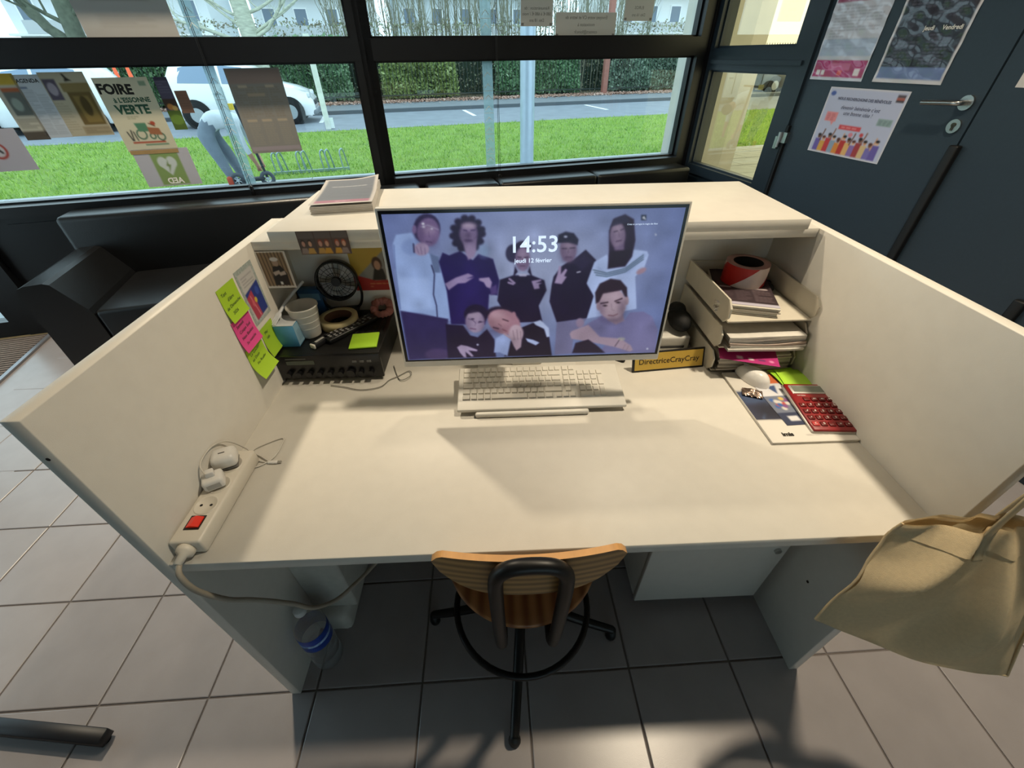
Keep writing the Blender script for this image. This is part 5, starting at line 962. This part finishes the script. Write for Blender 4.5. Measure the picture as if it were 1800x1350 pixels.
wr_.grid(lambda u, v: ((u-.5)*.05, (v-.5)*.032, .004+.010*abs(math.sin(u*7+v*3))*math.sin(math.pi*u)*math.sin(math.pi*v)+.003*math.sin(u*23+v*17)*math.sin(math.pi*u)), 18, 14)
o = wr_.build('foil_wrapper', M('foil_brown', 'a08c80', .25, .85, noise=.5, scale=70), T=Tr(1.284, .412, .7475) @ Rz(-.4)); tag(o, 'crumpled shiny foil wrapper below the mouse', 'wrapper')
for i, (x, y, rz, z) in enumerate(((1.414, .476, .12, .7496), (1.424, .466, -.10, .7525))):
    c = Canvas(.074, .074, ['9fd62e', 'b2e23e'][i], 16, 16); o = c.sheet('sticky_note', PRINT, T=Tr(x, y, z) @ Rz(rz), curl=lambda X, Y, i=i: .001+(.004+.004*i)*np.abs(np.sin(X*38+i))*np.abs(np.cos(Y*30)), back='a8d034'); tag(o, ['lower crumpled lime sticky note beside the calculator', 'upper crumpled lime sticky note beside the calculator'][i], 'sticky note', 'crumpled notes by the calculator')
ca = thing('calculator', 'red desk calculator with grey display on the brochure', 'calculator', T=Tr(1.4135, .343, .7488) @ Rz(-.075) @ Rx(math.radians(3.5))); CR = M('calculator_red', '86141a', .3, coat=.3); CS = M('calculator_silver', 'b9b4ae', .35, .5)
B().rbox(-.053, .053, -.085, .085, 0.0, .009, .004).build('silver_base', CS, ca); B().rbox(-.050, .050, -.083, .082, .006, .014, .003).build('red_face', CR, ca); B().rbox(-.043, .043, .043, .074, .0125, .0165, .002).build('display_frame', CS, ca); B().box(-.038, .038, .0475, .0695, .0166, .0170).build('display', M('lcd_grey', '6d736a', .2), ca)
text('CITIZEN', .0055, INKW, ca, Tr(-.025, .036, .0145)); KR = M('calc_key_red', '64100f', .35)
lg = [['', '', 'MC', 'MR', 'M'], ['±', '7', '8', '9', '%'], ['√', '4', '5', '6', '×'], ['▸', '1', '2', '3', '-'], ['C', '0', '.', '=', '+']]
for r in range(5):
    for k_ in range(5):
        if r == 0 and k_ < 1: continue
        x, y = -.0385+k_*.0192, .022-r*.0215
        B().rbox(-.0075, .0075, -.0068, .0068, .013, .0172, .0018).build('key', M('calc_key_bright', 'b8383a', .35) if (r == 4 and k_ == 0) else KR, ca, loc=(x, y, 0))
        if lg[r][k_]: text(lg[r][k_], .0085 if len(lg[r][k_]) == 1 else .005, INKW, ca, Tr(x, y, .0175), name='key_legend', bold=.6)
# behind the monitor on the right
t = thing('router_box', 'white plastic box behind the right edge of the monitor', 'box', (1.120, .69, .74)); B().rbox(-.075, .075, -.055, .06, .002, .050, .006).build('case', WPL, t); B().box(-.06, .06, -.0565, -.055, .012, .02).build('port_row', M('port_dark', '3a3a3a', .6), t)
b = B().ball((0, 0, .03), (.032, .055, .030), 16, 10).ball((.0, .03, .05), (.026, .03, .02), 12, 8); tag(b.build('black_pouch', M('pouch_black', '0f0f10', .7, noise=.2, scale=80, bump=.3), T=Tr(1.170, .69, .790)), 'crumpled black pouch between monitor and letter trays', 'pouch')
b = B(); b.tube(spl([(.30, .60, .7435), (.33, .53, .7435), (.36, .54, .750), (.35, .57, .744), (.32, .545, .7435), (.30, .53, .7435), (.28, .500, .7435), (.23, .49, .7435), (.18, .505, .7435), (.14, .515, .7435)], 8), .0012, 6); tag(b.build("black_cable", M("thin_cable","77756e",.6)), 'thin black cable looping in front of the amplifier', 'cable')
b = B(); b.tube(spl([(.96, .60, .7445), (.985, .585, .7445), (.975, .62, .75), (.955, .63, .7445)], 8), .0035, 6); tag(b.build('adapter_cable', BLK), 'black cable between the monitor foot and the name plate', 'cable')
# ------------------------------------------------------------------ power strip, chargers, cables
ps = thing('power_strip', 'white power strip with a red lit switch on the left of the worktop', 'power strip', T=Tr(.031, .130, .7402) @ Rz(.0)); PWH = M('strip_white', 'd3cdc0', .4, noise=.02)
B().rbox(-.029, .029, -.108, .118, 0, .036, .005).build('body', PWH, ps)
sw = B().box(-.014, .014, -.082, -.052, .0355, .0375).build('switch_frame', M('switch_black', '1a1210', .4), ps); B().prism([(-.012, .0), (-.001, .0055), (.012, .002), (.012, -.001), (-.012, -.001)], -.011, .011, T=Tr(0, -.067, .0375) @ Rx(math.pi/2) @ Rz(0)).build('rocker', M('switch_red', 'c0281a', .25, emit='ff3b1e', estr=.15), sw)
for y in (-.028, .022, .075):
    so = B().lathe([(.0225, .036), (.0215, .0378), (.0195, .0378), (.0185, .0362), (0, .0362)], 28, T=Tr(0, y, 0)).build('socket', PWH, ps)
    b = B(); [b.cyl((s*.0095, y, .0363), (s*.0095, y, .0366), .0028, n=10) for s in (-1, 1)]; b.build('pin_hole', M('hole_black', '15120f', .8), so)
B().lathe([(.014, 0), (.016, .004), (.015, .012), (.008, .016), (.0065, .034), (.0, .034)], 20, T=Tr(0, -.107, .018) @ Rx(math.pi/2)).build('strain_relief', PWH, ps)
pc_ = spl([(.031, -.004, .757), (.036, -.022, .748), (.040, -.027, .715), (.040, -.020, .672), (.052, -.004, .608), (.076, .01, .573), (.107, .02, .540), (.139, .03, .500), (.151, .05, .434), (.178, .09, .380), (.208, .13, .369), (.245, .19, .356), (.34, .34, .35), (.42, .52, .33)], 6)
tag(B().tube(pc_, .0052, 8).build('power_cable', M('cable_grey', 'a39b8c', .5), T=Matrix.Identity(4)), 'grey-white power cable hanging from the power strip under the desk', 'cable')
ch = thing('phone_charger', 'squat white phone charger in the middle socket of the power strip', 'charger', T=Tr(.026, .152, .778) @ Rz(.5)); B().rbox(-.019, .019, -.018, .018, 0, .026, .006).build('case', M('charger_white', 'd9d7d2', .35), ch); B().box(-.012, .012, -.0185, -.018, .006, .018).build('rating_print', M('rating_grey', 'aaa8a2', .6), ch); B().rbox(-.008, .008, -.004, .010, .025, .038, .002).build('usb_plug', M('charger_white', ''), ch)
ch2 = thing('round_charger', 'round-bodied white charger in the rear socket of the power strip', 'charger', T=Tr(.024, .206, .778) @ Rz(.4)); B().rbox(-.024, .024, -.022, .022, .004, .036, .011, 3).build('case', M('charger_white', ''), ch2); B().rbox(-.021, .021, -.019, .019, 0, .005, .002).build('base_ring', M('ring_grey', '6f6b66', .4), ch2); B().box(-.006, .006, -.002, .0, .0358, .0366).build('slot', M('hole_black', ''), ch2)
us = thing('usb_cable', 'thin white charging cable looped beside the power strip', 'cable', (.07, .26, .7405))
pu = spl([(.024, .146, .815), (.005, .168, .822), (.002, .215, .822), (.010, .252, .800), (.030, .268, .752), (.048, .248, .7425), (.085, .238, .7425), (.060, .255, .7445), (.030, .275, .7425), (.050, .296, .7425), (.085, .314, .7425), (.091, .290, .7425), (.088, .252, .7425), (.066, .228, .7425), (.045, .223, .7425)], 8)
o = B().tube(pu, .0017, 6).build('wire', M('wire_white', 'c8c4bb', .5), us, T=Tr(-.07, -.26, -.7405)); 
o = B().rbox(.082, .104, .233, .241, .741, .7465, .002).build('plug_grip', M('charger_white', ''), us, T=Tr(-.07, -.26, -.7405)); B().box(.104, .112, .2345, .2395, .7420, .7455).build('plug_tip', STEEL, us, T=Tr(-.07, -.26, -.7405))
# ------------------------------------------------------------------ water bottle under the desk
bt2 = thing('water_bottle', 'clear plastic water bottle with blue label under the desk', 'bottle', T=Tr(.056, .095, .0) @ Rx(-.03))
PET = glass_mat('clear_plastic', (0.80, 0.85, 0.88), 1.5, 6.5); _n = PET.node_tree; _g = [q for q in _n.nodes if q.type == 'BSDF_GLOSSY'][0]; _g.inputs['Roughness'].default_value = .16
n_ = _n.nodes.new('ShaderNodeTexNoise'); n_.inputs['Scale'].default_value = 55; bm_ = _n.nodes.new('ShaderNodeBump'); bm_.inputs['Strength'].default_value = .8; bm_.inputs['Distance'].default_value = .008; _n.links.new(n_.outputs[0], bm_.inputs['Height']); _n.links.new(bm_.outputs[0], _g.inputs['Normal'])
prof = [(.0, .006), (.030, .003), (.040, .008), (.043, .02), (.043, .05), (.040, .055), (.040, .06), (.043, .065), (.043, .095), (.040, .10), (.040, .105), (.043, .11), (.043, .15), (.0415, .155), (.0415, .195), (.043, .20), (.042, .22), (.034, .25), (.020, .275), (.0145, .285), (.0135, .30)]
B().lathe(prof, 36).build('bottle_body', PET, bt2)
B().lathe([(.0155, .290), (.0160, .292), (.0160, .308), (.0145, .310), (0, .310)], 24).build('cap', M('cap_white', 'c9d0d2', .4), bt2)
B().lathe([(.0430, .140), (.0437, .142), (.0437, .204), (.0430, .206)], 36).build('label_band', M('label_blue', '1d3f9a', .35, noise=.3, scale=60), bt2)
B().lathe([(.0437, .168), (.0440, .169), (.0440, .178), (.0437, .179)], 36).build('label_stripe', M('label_stripe', '8fb0d8', .4, noise=.5, scale=120), bt2)
# ------------------------------------------------------------------ stool
stl = thing('swivel_stool', 'swivel stool with striped wooden seat, curved backrest and black tube frame', 'stool', (.657, .150, 0))
def wood(name, a, b_, scale, vec, dirn, distort=2.5):
    m = bpy.data.materials.new(name); m.use_nodes = True; nt = m.node_tree; p_ = nt.nodes['Principled BSDF']; p_.inputs['Roughness'].default_value = .38
    tc = nt.nodes.new('ShaderNodeTexCoord'); mp = nt.nodes.new('ShaderNodeMapping'); mp.inputs['Scale'].default_value = vec; wv = nt.nodes.new('ShaderNodeTexWave'); wv.inputs['Scale'].default_value = scale; wv.inputs['Distortion'].default_value = distort; wv.inputs['Detail'].default_value = 3; wv.bands_direction = dirn
    n1 = nt.nodes.new('ShaderNodeTexNoise'); n1.inputs['Scale'].default_value = 7; r = nt.nodes.new('ShaderNodeValToRGB'); r.color_ramp.elements[0].color = lin(a)+(1,); r.color_ramp.elements[1].color = lin(b_)+(1,)
    ad = nt.nodes.new('ShaderNodeMath'); ad.operation = 'MULTIPLY_ADD'; ad.inputs[1].default_value = .7; m3 = nt.nodes.new('ShaderNodeMath'); m3.operation = 'MULTIPLY'; m3.inputs[1].default_value = .3
    nt.links.new(tc.outputs['Object'], mp.inputs[0]); nt.links.new(mp.outputs[0], wv.inputs[0]); nt.links.new(mp.outputs[0], n1.inputs[0]); nt.links.new(n1.outputs[0], m3.inputs[0]); nt.links.new(wv.outputs[1], ad.inputs[0]); nt.links.new(m3.outputs[0], ad.inputs[2]); nt.links.new(ad.outputs[0], r.inputs[0]); nt.links.new(r.outputs[0], p_.inputs['Base Color']); return m
OAKB = wood('backrest_oak', '6b4d2b', 'bd925a', 1.1, (1, 1, 14), 'Z'); OAKS = wood('seat_oak', '6e3b1a', 'b98350', 1.0, (9, 1, 1), 'X')
OAKE = M('ply_edge', 'c8965c', .5, noise=.12, scale=20, stretch=(1, 1, 60)); TUBE = M('black_tube', '060607', .42, coat=.0)
# seat: round, slightly dished
b = B().lathe([(0, .446), (.10, .447), (.165, .452), (.186, .456), (.192, .450), (.186, .442), (.10, .434), (0, .433)], 48, T=Tr(0, .018, 0)); b.build('seat', OAKS, stl)
# backrest: curved half-moon ply
def bkp(u, v, off):
    s_ = 2*u-1; wtop = .166; hgt = .128*max(0, 1-abs(s_)**3.4)**.6+.004; zt = .824-.004*s_*s_-.022*max(0, (abs(s_)-.86)/.14)**2; zb = zt-hgt
    x = s_*wtop; z = zb+(zt-zb)*v; y = -.217+.020*s_*s_+(.824-z)*.06; return (x, y+off, z)
b = B().grid(lambda u, v: bkp(u, v, -.0), 32, 8).grid(lambda u, v: bkp(1-u, v, .012), 32, 8); bk_ = b.build('backrest', OAKB, stl)
rim = [bkp(i/32, 1, 0) for i in range(33)]+[bkp(1-i/32, 0, 0) for i in range(33)]; rim2 = [bkp(i/32, 1, .012) for i in range(33)]+[bkp(1-i/32, 0, .012) for i in range(33)]
n = len(rim); B().add(rim+rim2, [(i, n+i, n+(i+1) % n, (i+1) % n) for i in range(n)], True).build('ply_edge', OAKE, bk_)
hp = [Vector(q) for q in []] + spl([(-.056, .05, .412), (-.056, -.12, .415), (-.056, -.185, .425), (-.057, -.203, .47), (-.058, -.215, .56), (-.059, -.226, .68), (-.059, -.232, .775), (-.054, -.234, .815), (-.034, -.235, .838), (0, -.235, .844), (.034, -.235, .838), (.054, -.234, .815), (.059, -.232, .775), (.059, -.226, .68), (.058, -.215, .56), (.057, -.203, .47), (.056, -.185, .425), (.056, -.12, .415), (.056, .05, .412)], 5)
B().tube(hp, .0132, 12).build('back_hoop', TUBE, stl)
B().cyl((0, .018, .12), (0, .018, .43), .022, n=18).build('column', TUBE, stl); B().box(-.09, .09, -.07, .11, .418, .432).build('seat_plate', TUBE, stl)
B().tube([(.192*math.cos(2*math.pi*i/48), .192*math.sin(2*math.pi*i/48), .19) for i in range(48)], .009, 10, closed=True).build('foot_ring', TUBE, stl)
B().tube([(0, .03, .19), (0, .19, .19)], .007, 8).build('ring_bracket', TUBE, stl)
for k in range(4):
    a = math.radians(-97+90*k); L = .285; B().tube(spl([(.0, .015, .15), (.06*math.cos(a), .06*math.sin(a)+.012, .14), (.2*math.cos(a), .2*math.sin(a)+.005, .075), (L*math.cos(a), L*math.sin(a), .045)], 5), [.017-.0003*i for i in range(16)], 10).build('leg', TUBE, stl)
    B().lathe([(0, 0), (.016, 0), (.017, .01), (.012, .045), (0, .046)], 14, T=Tr(L*math.cos(a), L*math.sin(a), 0)).build('glide_foot', BLK, stl)
# ------------------------------------------------------------------ tote bag
tb = thing('tote_bag', 'beige cotton tote bag hanging at the right front corner of the desk', 'bag', (1.42, -.09, .50)); COT = M('cotton_canvas', 'e0cba4', .95, noise=.06, scale=160, bump=.25, bscale=900)
_nt = COT.node_tree; _p = _nt.nodes['Principled BSDF']; _t = _nt.nodes.new('ShaderNodeBsdfTranslucent'); _t.inputs[0].default_value = lin('d8c8a4')+(1,); _m = _nt.nodes.new('ShaderNodeMixShader'); _m.inputs[0].default_value = .3
_nt.links.new(_p.outputs[0], _m.inputs[1]); _nt.links.new(_t.outputs[0], _m.inputs[2]); _nt.links.new(_m.outputs[0], _nt.nodes['Material Output'].inputs[0])
off = -Vector(tb.location)
TL, TRr, BL_, BR_ = Vector((1.282, -.036, .842)), Vector((1.545, -.075, .868)), Vector((1.212, -.088, .600)), Vector((1.605, -.165, .485))
nrm = Vector((-.15, -1, .2)).normalized()
def bag(u, v, s):
    top = TL.lerp(TRr, u); bot = BL_.lerp(BR_, u); p = top.lerp(bot, v)
    belly = max(0, math.sin(math.pi*min(1, max(0, u))))**.7*(.012+.040*max(0, math.sin(math.pi*max(0, min(v*1.02, 1))))**.8)
    th = math.atan2(u-.52, v+.22); rr = math.hypot(u-.52, v+.2); fold = (.021*math.sin(9*th+.6)*min(1, rr*1.4)+.008*math.sin(20*th+2*v)*min(1, v*3)+.005*math.sin(u*8+5*v)*(1-v))*(1-.85*v**5)*(.35+.65*min(1, 6*u*(1-u)+.2))
    sagx = .020*math.sin(math.pi*u)*v
    return p+nrm*(s*belly+fold*(1 if s > 0 else .6))+Vector((0, 0, -sagx))+off
b = B().grid(lambda u, v: bag(u, v, 1), 44, 36).build('front_cloth', COT, tb); B().grid(lambda u, v: bag(1-u, v, -1), 44, 36).build('back_cloth', COT, tb)
B().grid(lambda u, v: bag(u, v*.11, 1)+nrm*.0022, 44, 5).build('hem_band', COT, tb); B().grid(lambda u, v: bag(1-u, v*.10-.02, -1)-nrm*.002, 44, 5).build('hem_band', COT, tb)
sb = B()
sb.tube([bag(0, v/14, 0) for v in range(15)], .0025, 6); sb.tube([bag(1, v/14, 0) for v in range(15)], .0025, 6); sb.tube([bag(u/20, 1, 0) for u in range(21)], .0025, 6); sb.build('side_seam', COT, tb)
def strap(pts, w_, name, twist=0):
    P = spl([Vector(p)+off for p in pts], 8); vs = []; n = len(P)
    for i, p in enumerate(P):
        d = (P[min(i+1, n-1)]-P[max(i-1, 0)]).normalized(); a = d.cross(Vector((.3, -1, .2))).normalized(); c_ = d.cross(a); ww = w_*(1-.25*math.sin(math.pi*i/(n-1))); th = .0015
        for sx, sy in ((-1, -1), (1, -1), (1, 1), (-1, 1)): vs.append(p+a*sx*ww+c_*sy*th)
    fs = [(i*4+k, i*4+(k+1) % 4, (i+1)*4+(k+1) % 4, (i+1)*4+k) for i in range(n-1) for k in range(4)]+[(3, 2, 1, 0), tuple(range(4*n-4, 4*n))]
    B().add(vs, fs, True).build(name, COT, tb)
pf = lambda u, v, s=1, e=.004: tuple(bag(u, v, s)+nrm*e*s-off)
strap([pf(.42, .16), pf(.44, .02, 1, .006), (1.400, -.062, .94), (1.430, -.040, 1.02), (1.462, -.022, 1.095), (1.476, -.006, 1.112), (1.500, .02, 1.090)], .018, 'strap')
strap([pf(.75, .16), pf(.73, .02, 1, .006), (1.490, -.085, .95), (1.487, -.055, 1.04), (1.482, -.024, 1.100), (1.484, -.004, 1.114), (1.502, .024, 1.085)], .018, 'strap')
strap([pf(.62, .10, -1), pf(.60, -.01, -1, .006), (1.452, -.034, .95), (1.470, -.014, 1.04), (1.480, -.006, 1.110)], .016, 'strap')
# ------------------------------------------------------------------ black bar at the lower left
fb = thing('stand_foot', 'black metal floor bar of a stand at the lower left', 'stand', T=Tr(-.66, -.066, 0) @ Rz(-.115)); B().rbox(-.30, .178, -.018, .018, .012, .044, .002, 1).build('floor_bar', M('stand_black', '17171c', .45), fb)
for x in (-.26, .16): B().cyl((x, 0, 0), (x, 0, .013), .012, n=12).build('rubber_foot', BLK, fb)
B().rbox(-.30, -.26, -.018, .018, .044, .50, .002, 1).build('upright', M('stand_black', ''), fb)
